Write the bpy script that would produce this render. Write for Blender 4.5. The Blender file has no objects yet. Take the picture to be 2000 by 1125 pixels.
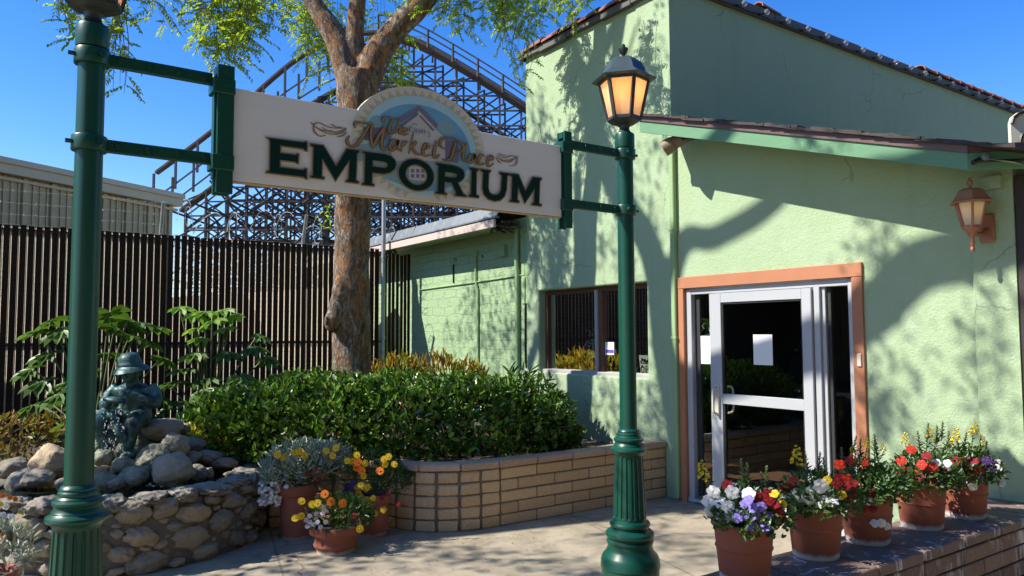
import bpy, bmesh, math, random
from mathutils import Vector, Matrix, noise
R = math.radians
C = bpy.context.scene.collection
rnd = random.Random(7)
PI = math.pi

# ---------------------------------------------------------------- camera, sky, sun, exposure
SUN = Vector((-0.96, 0.41, 1.0)).normalized()          # direction towards the sun
cam_d = bpy.data.cameras.new('camera')
cam = bpy.data.objects.new('camera', cam_d); C.objects.link(cam)
HEAD, PITCH, ROLL = 0.96066275, 0.0622951, -0.0041048  # world X runs along the sign, Y along the house front
def _axes():
    ux = Vector((math.sin(HEAD), math.cos(HEAD), 0)); vx = Vector((-math.cos(HEAD), math.sin(HEAD), 0))
    cp, sp = math.cos(PITCH), math.sin(PITCH)
    f = Vector((0, cp, sp)); u = Vector((0, -sp, cp)); r = Vector((1, 0, 0))
    cr, sr = math.cos(ROLL), math.sin(ROLL)
    r2 = r*cr + u*sr; u2 = -r*sr + u*cr
    w = lambda v: Vector((v.dot(ux), v.dot(vx), v.z))
    return w(r2), w(u2), w(f)
_r, _u, _f = _axes()
cam.matrix_world = Matrix(((_r.x, _u.x, -_f.x, 0), (_r.y, _u.y, -_f.y, 0), (_r.z, _u.z, -_f.z, 1.65), (0, 0, 0, 1)))
cam_d.sensor_width = 36; cam_d.lens = 36*1475.86/2000; cam_d.clip_start = 0.05; cam_d.clip_end = 2000
bpy.context.scene.camera = cam
sc = bpy.context.scene
world = bpy.data.worlds.new('World'); sc.world = world; world.use_nodes = True
wn = world.node_tree
sky = wn.nodes.new('ShaderNodeTexSky'); sky.sky_type = 'NISHITA'; sky.sun_disc = False
sky.sun_elevation = math.asin(SUN.z); sky.sun_rotation = math.atan2(SUN.x, SUN.y)
sky.altitude = 200; sky.air_density = 1.0; sky.dust_density = 0.25; sky.ozone_density = 3.0
hs = wn.nodes.new('ShaderNodeHueSaturation'); hs.inputs['Saturation'].default_value = 1.38; hs.inputs['Hue'].default_value = .514; wn.links.new(sky.outputs[0], hs.inputs['Color'])
wn.links.new(hs.outputs[0], wn.nodes['Background'].inputs[0]); wn.nodes['Background'].inputs[1].default_value = 0.115
sun_d = bpy.data.lights.new('sun', 'SUN'); sun_d.energy = 4.2; sun_d.angle = R(0.55); sun_d.color = (1.0, 0.94, 0.84)
sun = bpy.data.objects.new('sun', sun_d); C.objects.link(sun)
sun.rotation_euler = SUN.to_track_quat('Z', 'Y').to_euler(); sun.location = SUN*30
sc.view_settings.view_transform = 'Standard'; sc.view_settings.look = 'None'
sc.view_settings.exposure = 1.07; sc.view_settings.gamma = 1.0
sc.render.engine = 'CYCLES'
sc.cycles.max_bounces = 6; sc.cycles.transparent_max_bounces = 12; sc.cycles.caustics_reflective = False; sc.cycles.caustics_refractive = False
try:
    sc.cycles.use_denoising = True; sc.cycles.denoiser = 'OPENIMAGEDENOISE'
except Exception: pass

# ---------------------------------------------------------------- node helpers / materials
class N:
    def __init__(s, name):
        s.m = bpy.data.materials.new(name); s.m.use_nodes = True; s.t = s.m.node_tree
        s.b = s.t.nodes['Principled BSDF']; s.out = s.t.nodes['Material Output']
    def n(s, typ, ins=None, **kw):
        x = s.t.nodes.new(typ)
        for k, v in kw.items(): setattr(x, k, v)
        for k, v in (ins or {}).items():
            s.set(x.inputs[k], v)
        return x
    def set(s, sock, v):
        if isinstance(v, bpy.types.NodeSocket): s.t.links.new(v, sock)
        elif isinstance(v, bpy.types.Node): s.t.links.new(v.outputs[0], sock)
        else:
            if hasattr(sock.default_value, '__len__') and isinstance(v, tuple) and len(v) == 3 and len(sock.default_value) == 4: v = (*v, 1)
            sock.default_value = v
    def co(s): return s.n('ShaderNodeTexCoord').outputs['Object']
    def noise(s, scale, detail=4, rough=.6, vec=None, dist=0.0):
        return s.n('ShaderNodeTexNoise', {'Vector': vec if vec is not None else s.co(), 'Scale': scale, 'Detail': detail, 'Roughness': rough, 'Distortion': dist}).outputs[0]
    def ramp(s, fac, stops):
        r = s.n('ShaderNodeValToRGB', {0: fac}); e = r.color_ramp.elements
        while len(e) < len(stops): e.new(.5)
        for i, (p, c) in enumerate(stops):
            e[i].position = p; e[i].color = (*c, 1) if len(c) == 3 else c
        return r.outputs[0]
    def mix(s, fac, a, b, mode='MIX'):
        x = s.n('ShaderNodeMix', data_type='RGBA', blend_type=mode)
        s.set(x.inputs[0], fac); s.set(x.inputs[6], a); s.set(x.inputs[7], b)
        return x.outputs[2]
    def math(s, op, a, b=0.0, c=None):
        x = s.n('ShaderNodeMath', operation=op); s.set(x.inputs[0], a); s.set(x.inputs[1], b)
        if c is not None: s.set(x.inputs[2], c)
        return x.outputs[0]
    def island(s): return s.n('ShaderNodeNewGeometry').outputs['Random Per Island']
    def bump(s, h, strength=.3, dist=.01, normal=None):
        ins = {'Height': h, 'Strength': strength, 'Distance': dist}
        if normal is not None: ins['Normal'] = normal
        return s.n('ShaderNodeBump', ins).outputs[0]
    def p(s, **kw):
        for k, v in kw.items(): s.set(s.b.inputs[k.replace('_', ' ')], v)
        return s.m

def grey(v): return (v, v, v)
def flat(name, col, rough=.6, metal=0.0, nscale=None, namt=.25, bump=0.0, bscale=80, spec=.5, coat=0.0):
    k = N(name); c = col
    if nscale:
        c = k.mix(k.noise(nscale, 5), tuple(x*(1-namt) for x in col), tuple(min(1, x*(1+namt)) for x in col))
    kw = dict(Base_Color=c, Roughness=rough, Metallic=metal)
    if bump: kw['Normal'] = k.bump(k.noise(bscale, 5), bump, .004)
    if coat: kw['Coat_Weight'] = coat; kw['Coat_Roughness'] = .12
    k.b.inputs['Specular IOR Level'].default_value = spec
    return k.p(**kw)

M = {}
def stucco():
    k = N('green_stucco'); co = k.co()
    big = k.noise(.7, 4, .6, co); mid = k.noise(5, 5, .65, co)
    c = k.mix(big, (.315, .42, .245), (.385, .48, .315))
    c = k.mix(k.math('MULTIPLY', mid, .35), c, (.25, .37, .18))
    st = k.n('ShaderNodeMapping', {'Vector': co, 'Scale': (2.2, 2.2, .22)})
    streak = k.ramp(k.noise(2.0, 5, .65, st.outputs[0]), [(.55, (0, 0, 0)), (.8, (1, 1, 1))])
    c = k.mix(k.math('MULTIPLY', streak, .28), c, (.17, .26, .14))
    wv = k.n('ShaderNodeVectorMath', {0: co, 1: k.n('ShaderNodeVectorMath', {0: k.n('ShaderNodeTexNoise', {'Vector': co, 'Scale': 3.0, 'Detail': 5.0}).outputs[1], 3: .35}, operation='SCALE').outputs[0]}, operation='ADD').outputs[0]
    ck = k.n('ShaderNodeTexVoronoi', {'Vector': wv, 'Scale': .75}, feature='DISTANCE_TO_EDGE').outputs[0]
    ckm = k.math('MULTIPLY', k.math('LESS_THAN', ck, .0035), k.ramp(k.noise(1.1, 2, .5, co), [(.5, (0, 0, 0)), (.6, (1, 1, 1))]))
    c = k.mix(k.math('MULTIPLY', ckm, .5), c, (.12, .17, .1))
    patch = k.ramp(k.noise(1.7, 5, .7, co, .8), [(.52, (0, 0, 0)), (.60, (1, 1, 1))])
    c = k.mix(k.math('MULTIPLY', patch, .16), c, (.42, .50, .38))
    # mottled darkening towards the ground
    sep = k.n('ShaderNodeSeparateXYZ', {0: co}).outputs[2]
    low = k.n('ShaderNodeMapRange', {0: sep, 1: 0.0, 2: .35, 3: 1.0, 4: 0.0}).outputs[0]
    c = k.mix(k.math('MULTIPLY', k.math('MULTIPLY', low, mid), .8), c, (.16, .2, .13))
    v = k.n('ShaderNodeTexVoronoi', {'Vector': co, 'Scale': 55.0, 'Randomness': 1.0}).outputs[0]
    h = k.math('ADD', k.math('MULTIPLY', k.noise(38, 5, .65, co, 1.2), 1.0), k.math('MULTIPLY', v, .25))
    h = k.math('ADD', h, k.math('MULTIPLY', k.noise(7, 3, .5, co), .9))
    return k.p(Base_Color=c, Roughness=.92, Normal=k.bump(h, .62, .012))
M['stucco'] = stucco()
def painted_brick():
    k = N('painted_brick'); co = k.co()
    jit = k.n('ShaderNodeTexNoise', {'Vector': co, 'Scale': 3.0, 'Detail': 3.0})
    sep = k.n('ShaderNodeSeparateXYZ', {0: co})
    v = k.n('ShaderNodeCombineXYZ', {0: sep.outputs[1], 1: sep.outputs[2], 2: 0.0}).outputs[0]
    v2 = k.n('ShaderNodeVectorMath', {0: v, 1: k.n('ShaderNodeVectorMath', {0: jit.outputs[1], 3: .085}, operation='SCALE').outputs[0]}, operation='ADD').outputs[0]
    b = k.n('ShaderNodeTexBrick', {'Vector': v2, 'Scale': 1.0, 'Mortar Size': .007, 'Mortar Smooth': .3, 'Brick Width': .36, 'Row Height': .125, 'Color1': (1, 1, 1), 'Color2': (.8, .8, .8), 'Mortar': (0, 0, 0)})
    c = k.mix(k.noise(1.4, 4, .6, co), (.27, .405, .21), (.345, .475, .27))
    gap = k.ramp(k.noise(2.6, 3, .6, co), [(.54, (0, 0, 0)), (.66, (1, 1, 1))])
    dark = k.math('MULTIPLY', k.math('MULTIPLY', b.outputs[1], gap), .5)
    c = k.mix(dark, c, (.10, .13, .08))
    chip = k.ramp(k.noise(13, 4, .7, co), [(.68, (0, 0, 0)), (.72, (1, 1, 1))])
    c = k.mix(k.math('MULTIPLY', chip, .6), c, (.22, .2, .15))
    h = k.math('ADD', k.math('MULTIPLY', k.math('SUBTRACT', 1.0, b.outputs[1]), 1.0), k.math('MULTIPLY', k.noise(22, 5, .7, co), .8))
    return k.p(Base_Color=c, Roughness=.85, Normal=k.bump(h, 1.0, .026))
M['painted_brick'] = painted_brick()
def concrete():
    k = N('worn_concrete'); co = k.co()
    c = k.mix(k.noise(.9, 6, .65, co), (.25, .21, .15), (.44, .38, .275))
    c = k.mix(k.math('MULTIPLY', k.ramp(k.noise(3.2, 6, .7, co, .6), [(.42, (0, 0, 0)), (.66, (1, 1, 1))]), .7), c, (.15, .125, .09))
    c = k.mix(k.math('MULTIPLY', k.ramp(k.noise(90, 3, .6, co), [(.55, (0, 0, 0)), (.75, (1, 1, 1))]), .25), c, (.5, .46, .38))
    # joints: two families of straight lines cut in the slab
    sep = k.n('ShaderNodeSeparateXYZ', {0: co})
    def joint(nx, ny, off, period):
        d = k.math('ADD', k.math('ADD', k.math('MULTIPLY', sep.outputs[0], nx), k.math('MULTIPLY', sep.outputs[1], ny)), -off + period*200)
        f = k.math('MODULO', d, period)
        return k.math('LESS_THAN', f, .016)
    a = math.atan2(1.024, .243); nx, ny = math.sin(a), -math.cos(a)
    j = k.math('MAXIMUM', joint(nx, ny, nx*4.311 + ny*4.836, 2.6), joint(ny, -nx, ny*4.6 - nx*2.2, 3.1))
    c = k.mix(k.math('MULTIPLY', j, .65), c, (.12, .10, .075))
    crack = k.n('ShaderNodeTexVoronoi', {'Vector': k.n('ShaderNodeVectorMath', {0: co, 1: k.n('ShaderNodeVectorMath', {0: k.n('ShaderNodeTexNoise', {'Vector': co, 'Scale': 2.5}).outputs[1], 3: .5}, operation='SCALE').outputs[0]}, operation='ADD').outputs[0], 'Scale': .38}, feature='DISTANCE_TO_EDGE').outputs[0]
    c = k.mix(k.math('MULTIPLY', k.math('LESS_THAN', crack, .004), .6), c, (.10, .08, .06))
    h = k.math('SUBTRACT', k.math('ADD', k.noise(60, 6, .7, co), k.math('MULTIPLY', k.noise(4, 3, .5, co), .8)), k.math('MULTIPLY', j, 2.0))
    r = k.n('ShaderNodeMapRange', {0: k.noise(2.2, 4, .6, co), 3: .62, 4: .95}).outputs[0]
    return k.p(Base_Color=c, Roughness=r, Normal=k.bump(h, .25, .008))
M['concrete'] = concrete()
M['paving'] = flat('dark_paving', (.30, .255, .19), .9, nscale=3, namt=.3, bump=.3)
M['yard'] = flat('pale_yard_concrete', (.42, .38, .31), .95, nscale=2, namt=.2)
def blocks(name, lo, hi, stain, bstr=.7, efflor=0.0):
    k = N(name); co = k.co(); i = k.island()
    c = k.mix(i, lo, hi)
    c = k.mix(k.math('MULTIPLY', k.noise(9, 5, .7, co), .55), c, stain)
    c = k.mix(k.math('MULTIPLY', k.ramp(k.noise(45, 4, .7, co), [(.5, (0, 0, 0)), (.72, (1, 1, 1))]), .4), c, tuple(x*1.35 for x in hi))
    if efflor:
        st = k.n('ShaderNodeMapping', {'Vector': co, 'Scale': (3.2, 3.2, .8)})
        e = k.ramp(k.noise(2.3, 6, .72, st.outputs[0], .8), [(.56, (0, 0, 0)), (.66, (1, 1, 1)), (.8, (.3, .3, .3))])
        c = k.mix(k.math('MULTIPLY', e, efflor), c, (.60, .60, .60))
    h = k.math('ADD', k.noise(24, 6, .7, co), k.math('MULTIPLY', k.noise(95, 3, .6, co), .4))
    return k.p(Base_Color=c, Roughness=.9, Normal=k.bump(h, bstr, .012))
M['tan_block'] = blocks('tan_block', (.48, .32, .175), (.64, .46, .275), (.32, .215, .12))
M['pink_cap'] = blocks('pink_cap', (.40, .27, .19), (.50, .36, .26), (.27, .19, .14), .5)
M['dark_block'] = blocks('dark_block', (.16, .105, .08), (.27, .18, .13), (.08, .06, .05), .6, .8)
M['dark_cap'] = blocks('dark_cap', (.17, .115, .09), (.23, .155, .12), (.10, .075, .065), .5, .95)
M['mortar'] = flat('mortar', (.155, .125, .09), .95, nscale=14, namt=.4, bump=.5)
M['dark_mortar'] = flat('dark_mortar', (.13, .115, .095), .95, nscale=14, namt=.4, bump=.5)
def stone(name, cols, moss=0.0, wet=0.0):
    k = N(name); co = k.co(); i = k.island()
    c = k.ramp(i, [(j/(len(cols)-1), x) for j, x in enumerate(cols)])
    c = k.mix(k.math('MULTIPLY', k.ramp(k.noise(14, 6, .75, co, .5), [(.4, (0, 0, 0)), (.68, (1, 1, 1))]), .5), c, (.14, .125, .10))
    c = k.mix(k.math('MULTIPLY', k.ramp(k.noise(38, 4, .7, co), [(.56, (0, 0, 0)), (.7, (1, 1, 1))]), .45), c, (.36, .335, .28))
    if moss: c = k.mix(k.math('MULTIPLY', k.ramp(k.noise(6, 5, .7, co), [(.45, (0, 0, 0)), (.62, (1, 1, 1))]), moss), c, (.07, .10, .03))
    h = k.math('ADD', k.noise(16, 6, .7, co), k.math('MULTIPLY', k.noise(70, 3, .6, co), .35))
    return k.p(Base_Color=c, Roughness=.85-.5*wet, Normal=k.bump(h, .85, .018))
M['cobble'] = stone('river_cobble', [(.19, .16, .12), (.33, .27, .19), (.26, .225, .175), (.42, .33, .22), (.165, .15, .125), (.30, .265, .21)])
M['boulder'] = stone('smooth_boulder', [(.28, .245, .19), (.35, .30, .23)])
M['tan_boulder'] = stone('tan_boulder', [(.46, .34, .2), (.5, .38, .24)])
M['mossy'] = stone('mossy_boulder', [(.20, .20, .15), (.28, .27, .2)], .8, .6)
M['rust_rock'] = stone('rust_rock', [(.38, .16, .055), (.42, .2, .08)])
def green_paint():
    k = N('green_enamel'); co = k.co()
    c = k.mix(k.noise(3, 4, .6, co), (.002, .044, .027), (.004, .068, .042))
    chip = k.ramp(k.noise(26, 5, .75, co), [(.735, (0, 0, 0)), (.75, (1, 1, 1))])
    c = k.mix(k.math('MULTIPLY', chip, .7), c, (.30, .36, .32))
    h = k.noise(30, 4, .6, co)
    return k.p(Base_Color=c, Roughness=.36, Normal=k.bump(h, .06, .004), Specular_IOR_Level=.38, Coat_Weight=.08, Coat_Roughness=.2)
M['enamel'] = green_paint()
def terracotta(name, a, b, band=0.0):
    k = N(name); co = k.co()
    c = k.mix(k.noise(6, 5, .65, co), a, b)
    sp = k.ramp(k.noise(48, 4, .7, co), [(.58, (0, 0, 0)), (.7, (1, 1, 1))])
    c = k.mix(k.math('MULTIPLY', sp, .25), c, tuple(x*.6 for x in a))
    if band:
        z = k.n('ShaderNodeSeparateXYZ', {0: co}).outputs[2]
        w = k.math('ADD', k.math('MULTIPLY', k.noise(14, 5, .7, co), .055), -.008)
        m = k.n('ShaderNodeMapRange', {0: k.math('SUBTRACT', z, w), 1: 0.0, 2: .018, 3: 1.0, 4: 0.0}).outputs[0]
        c = k.mix(k.math('MULTIPLY', m, band), c, (.50, .48, .46))
    return k.p(Base_Color=c, Roughness=.8, Normal=k.bump(k.noise(60, 4, .6, co), .12, .004))
M['terracotta'] = terracotta('terracotta', (.205, .058, .030), (.27, .082, .044), 1.0)
M['terracotta_dark'] = terracotta('rose_terracotta', (.27, .085, .055), (.33, .115, .075), .5)
def leafmat(name, cols, trans=.35, rough=.4, spec=.5):
    k = N(name); i = k.island()
    c = k.ramp(i, [(j/max(1, len(cols)-1), x) for j, x in enumerate(cols)])
    k.p(Base_Color=c, Roughness=rough); k.b.inputs['Specular IOR Level'].default_value = spec
    tr = k.n('ShaderNodeBsdfTranslucent', {'Color': k.mix(.5, c, k.mix(1.0, c, (1.6, 1.8, .5), 'MULTIPLY'))})
    mx = k.n('ShaderNodeMixShader', {0: trans}); k.t.links.new(k.b.outputs[0], mx.inputs[1]); k.t.links.new(tr.outputs[0], mx.inputs[2])
    k.t.links.new(mx.outputs[0], k.out.inputs[0])
    return k.m
M['tree_leaf'] = leafmat('tree_leaf', [(.16, .25, .02), (.28, .38, .03), (.42, .48, .06), (.22, .32, .03)], .55, .5)
M['hedge_leaf'] = leafmat('hedge_leaf', [(.016, .042, .006), (.04, .10, .010), (.15, .28, .025), (.05, .12, .012), (.02, .055, .008), (.19, .29, .035), (.035, .085, .010)], .2, .30, .5)
M['pale_leaf'] = leafmat('pale_leaf', [(.08, .15, .03), (.13, .22, .05), (.10, .17, .04)], .3, .38)
M['orange_leaf'] = leafmat('orange_leaf', [(.34, .12, .02), (.34, .24, .03), (.36, .31, .05), (.17, .21, .03), (.28, .08, .02), (.22, .25, .04)], .35, .45)
M['yellow_leaf'] = leafmat('yellow_leaf', [(.42, .38, .03), (.52, .44, .05), (.28, .30, .03)], .35, .45)
M['coleus_leaf'] = leafmat('coleus_leaf', [(.16, .09, .02), (.25, .2, .03), (.12, .12, .02), (.3, .1, .02)], .3, .5)
M['fatsia_leaf'] = leafmat('fatsia_leaf', [(.05, .10, .015), (.08, .16, .025), (.13, .22, .04)], .3, .42, .4)
M['fatsia_young'] = leafmat('fatsia_young_leaf', [(.16, .30, .03), (.22, .36, .04)], .45, .35)
M['silver_leaf'] = leafmat('silver_leaf', [(.30, .34, .29), (.42, .46, .40), (.24, .28, .22)], .2, .7, .2)
M['pot_leaf'] = leafmat('pot_leaf', [(.035, .08, .015), (.06, .13, .022), (.05, .10, .03)], .25, .42)
M['stem'] = flat('green_stem', (.10, .14, .04), .6)
M['twig'] = flat('brown_twig', (.11, .075, .05), .85, nscale=20)
def bark():
    k = N('mottled_bark'); co = k.co()
    mp = k.n('ShaderNodeMapping', {'Vector': co, 'Scale': (1, 1, .42)}).outputs[0]
    c = k.ramp(k.noise(4.2, 6, .68, mp, .7), [(.30, (.06, .04, .026)), (.41, (.12, .07, .038)), (.49, (.36, .165, .05)), (.55, (.16, .10, .06)), (.60, (.10, .075, .055)), (.72, (.27, .23, .19))])
    fl = k.ramp(k.noise(17, 6, .75, mp, .9), [(.49, (0, 0, 0)), (.54, (1, 1, 1))])
    c = k.mix(k.math('MULTIPLY', fl, .7), c, (.36, .305, .24))
    dk = k.ramp(k.noise(24, 5, .7, mp, .4), [(.36, (1, 1, 1)), (.46, (0, 0, 0))])
    c = k.mix(k.math('MULTIPLY', dk, .75), c, (.07, .04, .025))
    h = k.math('ADD', k.math('MULTIPLY', fl, .8), k.math('ADD', k.noise(30, 6, .75, mp), k.math('MULTIPLY', dk, -.8)))
    return k.p(Base_Color=c, Roughness=.9, Normal=k.bump(h, .9, .02))
M['bark'] = bark()
M['soil'] = flat('dark_soil', (.045, .03, .02), .95, nscale=12, namt=.6, bump=1.0, bscale=40)
M['slat'] = flat('brown_vinyl_slat', (.032, .017, .010), .8, nscale=6, namt=.4, spec=.15)
M['galv'] = flat('galvanised_steel', (.36, .37, .37), .5, .6, nscale=10, namt=.25)
M['wire'] = flat('fence_wire', (.42, .40, .37), .6, .1)
M['mesh'] = flat('pale_wire_and_strip', (.66, .58, .46), .7)
M['beige_metal'] = flat('beige_siding', (.44, .335, .17), .55, nscale=.8, namt=.12)
M['beige_trim'] = flat('beige_trim', (.50, .41, .26), .5, nscale=1.2, namt=.1)
M['pale_wall'] = flat('pale_plaster', (.55, .45, .33), .9, nscale=2, namt=.15, bump=.2)
def timber(name, a, b):
    k = N(name); co = k.co()
    c = k.mix(k.noise(1.3, 5, .7, co), a, b)
    c = k.mix(k.math('MULTIPLY', k.ramp(k.noise(7, 4, .7, co), [(.58, (0, 0, 0)), (.68, (1, 1, 1))]), .55), c, (.22, .19, .175))
    return k.p(Base_Color=c, Roughness=.85)
M['coaster_wood'] = timber('weathered_timber', (.028, .024, .024), (.062, .053, .050))
M['track_wood'] = timber('track_timber', (.055, .04, .032), (.09, .065, .05))
def sign_white():
    k = N('aged_white_paint'); co = k.co()
    st = k.n('ShaderNodeMapping', {'Vector': co, 'Scale': (1.0, 1, 14)}).outputs[0]
    c = k.mix(k.noise(3, 5, .7, st), (.66, .655, .61), (.77, .765, .72))
    c = k.mix(k.math('MULTIPLY', k.ramp(k.noise(22, 5, .75, co), [(.66, (0, 0, 0)), (.72, (1, 1, 1))]), .3), c, (.40, .36, .29))
    return k.p(Base_Color=c, Roughness=.6, Normal=k.bump(k.noise(8, 4, .6, st), .15, .003))
M['sign_white'] = sign_white()
M['sign_edge'] = flat('bare_plywood_edge', (.42, .31, .15), .8, nscale=20, namt=.3)
M['letter_green'] = flat('dark_green_lettering', (.003, .026, .018), .6, spec=.12)
M['letter_tan'] = flat('tan_outline', (.27, .19, .115), .6, spec=.2)
M['script_tan'] = flat('gold_brown_script', (.29, .185, .075), .55, spec=.2)
M['ink'] = flat('black_outline', (.012, .012, .012), .6)
M['em_cream'] = flat('emblem_cream', (.60, .58, .47), .7, nscale=9, namt=.1)
M['em_khaki'] = flat('emblem_khaki', (.46, .42, .27), .7, nscale=9, namt=.15)
M['em_aqua'] = flat('emblem_aqua', (.36, .58, .64), .7, nscale=6, namt=.15)
M['em_blue'] = flat('emblem_blue', (.13, .36, .52), .7, nscale=5, namt=.25)
M['em_mauve'] = flat('emblem_mauve', (.17, .15, .21), .7, nscale=12, namt=.25)
M['em_hill'] = flat('emblem_teal', (.22, .38, .40), .7, nscale=9, namt=.25)
M['em_wall'] = flat('emblem_wall', (.50, .48, .43), .7, nscale=8, namt=.1)
M['em_grey'] = flat('emblem_grey', (.20, .24, .30), .7)
M['lamp_iron'] = flat('weathered_lamp_metal', (.035, .045, .042), .5, .3, nscale=12, namt=.5)
M['lamp_roof'] = flat('bluish_lamp_roof', (.055, .085, .09), .45, .3, nscale=9, namt=.4)
M['copper'] = flat('copper_paint', (.36, .16, .09), .5, .25, nscale=10, namt=.3, bump=.1)
def frosted(name, col):
    k = N(name)
    tr = k.n('ShaderNodeBsdfTranslucent', {'Color': col}); gl = k.n('ShaderNodeBsdfGlossy', {'Color': (1, 1, 1), 'Roughness': .25}); df = k.n('ShaderNodeBsdfDiffuse', {'Color': k.mix(k.noise(9, 4), tuple(x*.75 for x in col), col)})
    m1 = k.n('ShaderNodeMixShader', {0: .45, 1: tr.outputs[0], 2: df.outputs[0]})
    m2 = k.n('ShaderNodeMixShader', {0: .06, 1: m1.outputs[0], 2: gl.outputs[0]})
    k.t.links.new(m2.outputs[0], k.out.inputs[0]); return k.m
M['frosted'] = frosted('frosted_glass', (.80, .66, .50))
M['frosted_pale'] = frosted('frosted_pale_glass', (.72, .74, .66))
def emit(name, col, s):
    k = N(name); e = k.n('ShaderNodeEmission', {'Color': col, 'Strength': s}); k.t.links.new(e.outputs[0], k.out.inputs[0]); return k.m
M['bulb'] = emit('warm_bulb', (1.0, .46, .10), 26)
M['bulb_dim'] = emit('dim_bulb', (1.0, .55, .12), 3)
def glass(name, tint=(.86, .88, .86)):
    k = N(name)
    fr = k.n('ShaderNodeFresnel', {'IOR': 1.5}).outputs[0]
    t = k.n('ShaderNodeBsdfTransparent', {'Color': tint}); g = k.n('ShaderNodeBsdfGlossy', {'Color': (.9, .92, .92), 'Roughness': .015})
    f2 = k.math('MULTIPLY', fr, .8)
    m = k.n('ShaderNodeMixShader', {0: f2, 1: t.outputs[0], 2: g.outputs[0]}); k.t.links.new(m.outputs[0], k.out.inputs[0]); return k.m
M['glass'] = glass('window_glass')
M['clear_bulb'] = glass('clear_bulb_glass', (.9, .92, .95))
def bulb_glass():
    m = M['clear_bulb']; t = m.node_tree; o = t.nodes['Material Output']; src = o.inputs[0].links[0].from_socket
    d = t.nodes.new('ShaderNodeBsdfDiffuse'); d.inputs[0].default_value = (.8, .8, .8, 1); x = t.nodes.new('ShaderNodeMixShader'); x.inputs[0].default_value = .12
    t.links.new(src, x.inputs[1]); t.links.new(d.outputs[0], x.inputs[2]); t.links.new(x.outputs[0], o.inputs[0])
bulb_glass()
M['alu'] = flat('aluminium_frame', (.43, .445, .46), .45, .15, nscale=5, namt=.06)
M['alu_dark'] = flat('dark_gasket', (.02, .02, .02), .7)  # near-black colour of the gasket strips beside the glass
M['orange_trim'] = flat('salmon_trim', (.40, .165, .08), .6, nscale=7, namt=.1, bump=.1)
M['brown_frame'] = flat('brown_window_frame', (.12, .055, .03), .6, nscale=9, namt=.25)
M['sill'] = flat('grey_sill', (.36, .35, .33), .7, nscale=9, namt=.2)
M['green_fascia'] = None
def woodpaint(name, a, b):
    k = N(name); co = k.co()
    st = k.n('ShaderNodeMapping', {'Vector': co, 'Scale': (1, 1, 16)}).outputs[0]
    g = k.noise(3, 6, .7, st, .3)
    c = k.mix(g, a, b)
    c = k.mix(k.math('MULTIPLY', k.ramp(k.noise(20, 5, .75, st), [(.66, (0, 0, 0)), (.74, (1, 1, 1))]), .45), c, tuple(x*.4 for x in a))
    return k.p(Base_Color=c, Roughness=.7, Normal=k.bump(g, .3, .006))
M['green_fascia'] = woodpaint('green_fascia_board', (.085, .205, .105), (.14, .30, .165))
M['drip'] = flat('brown_drip_edge', (.115, .06, .055), .5, nscale=6, namt=.15)
M['shingle'] = flat('dark_shingle', (.05, .04, .035), .9, nscale=20, namt=.5, bump=.6)
M['clay_tile'] = None
def tilemat():
    k = N('clay_roof_tile'); co = k.co(); i = k.island()
    c = k.ramp(i, [(0, (.27, .075, .04)), (.5, (.38, .13, .07)), (1, (.20, .07, .045))])
    c = k.mix(k.math('MULTIPLY', k.noise(12, 5, .7, co), .6), c, (.12, .06, .045))
    return k.p(Base_Color=c, Roughness=.8, Normal=k.bump(k.noise(40, 5), .3, .006))
M['clay_tile'] = tilemat()
M['flash'] = flat('grey_flashing', (.105, .105, .095), .7, .1, nscale=7, namt=.4)
M['roof_metal'] = blocks('blue_grey_flashing', (.12, .14, .15), (.22, .25, .27), (.07, .075, .08), .15, .35)
M['rot_wood'] = woodpaint('peeling_fascia', (.42, .34, .29), (.60, .50, .43))
M['pipe_green'] = flat('painted_pipe', (.26, .39, .19), .7, nscale=8, namt=.15)
M['tan_metal'] = flat('tan_metal', (.20, .15, .095), .55, .2, nscale=9, namt=.2)
M['black'] = flat('black_rubber', (.012, .012, .012), .6)
M['dark_brown'] = flat('dark_brown_wood', (.03, .022, .018), .7, nscale=6)
M['paper'] = flat('white_paper', (.78, .78, .76), .8)
M['print'] = flat('grey_print', (.30, .31, .33), .8)
M['purple'] = flat('violet_print', (.12, .07, .40), .6)
M['dark_in'] = flat('dark_interior', (.012, .011, .010), .9)
M['warm_in'] = flat('interior_floor', (.09, .045, .022), .6)
M['cream_plastic'] = flat('cream_plastic', (.60, .55, .45), .5)
def bronze():
    k = N('verdigris_bronze'); co = k.co()
    c = k.ramp(k.noise(7, 6, .7, co), [(.36, (.010, .018, .017)), (.5, (.035, .088, .085)), (.66, (.11, .22, .21))])
    return k.p(Base_Color=c, Roughness=.5, Metallic=.35, Normal=k.bump(k.noise(30, 5, .65, co), .35, .006))
M['bronze'] = bronze()
def water():
    k = N('pool_water'); co = k.co()
    return k.p(Base_Color=(.02, .025, .018), Roughness=.06, Normal=k.bump(k.noise(13, 3, .5, co, .6), .35, .02))
M['water'] = water()
M['splash'] = flat('running_water', (.75, .8, .82), .1, spec=.8)
def petal(name, rim, mid, core, r0=.3, r1=.62):
    k = N(name); co = k.co()
    d = k.n('ShaderNodeVectorMath', {0: co}, operation='LENGTH').outputs['Value']
    f = k.math('DIVIDE', d, .026)
    c = k.ramp(f, [(0, core), (r0*.6, core), (r0, mid), (r1, rim), (1, rim)])
    k.p(Base_Color=c, Roughness=.65)
    tr = k.n('ShaderNodeBsdfTranslucent', {'Color': c}); mx = k.n('ShaderNodeMixShader', {0: .25, 1: k.b.outputs[0], 2: tr.outputs[0]})
    k.t.links.new(mx.outputs[0], k.out.inputs[0]); return k.m
M['pansy_white'] = petal('pansy_white', (.80, .80, .78), (.80, .80, .76), (.6, .55, .15), .12, .3)
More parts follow.
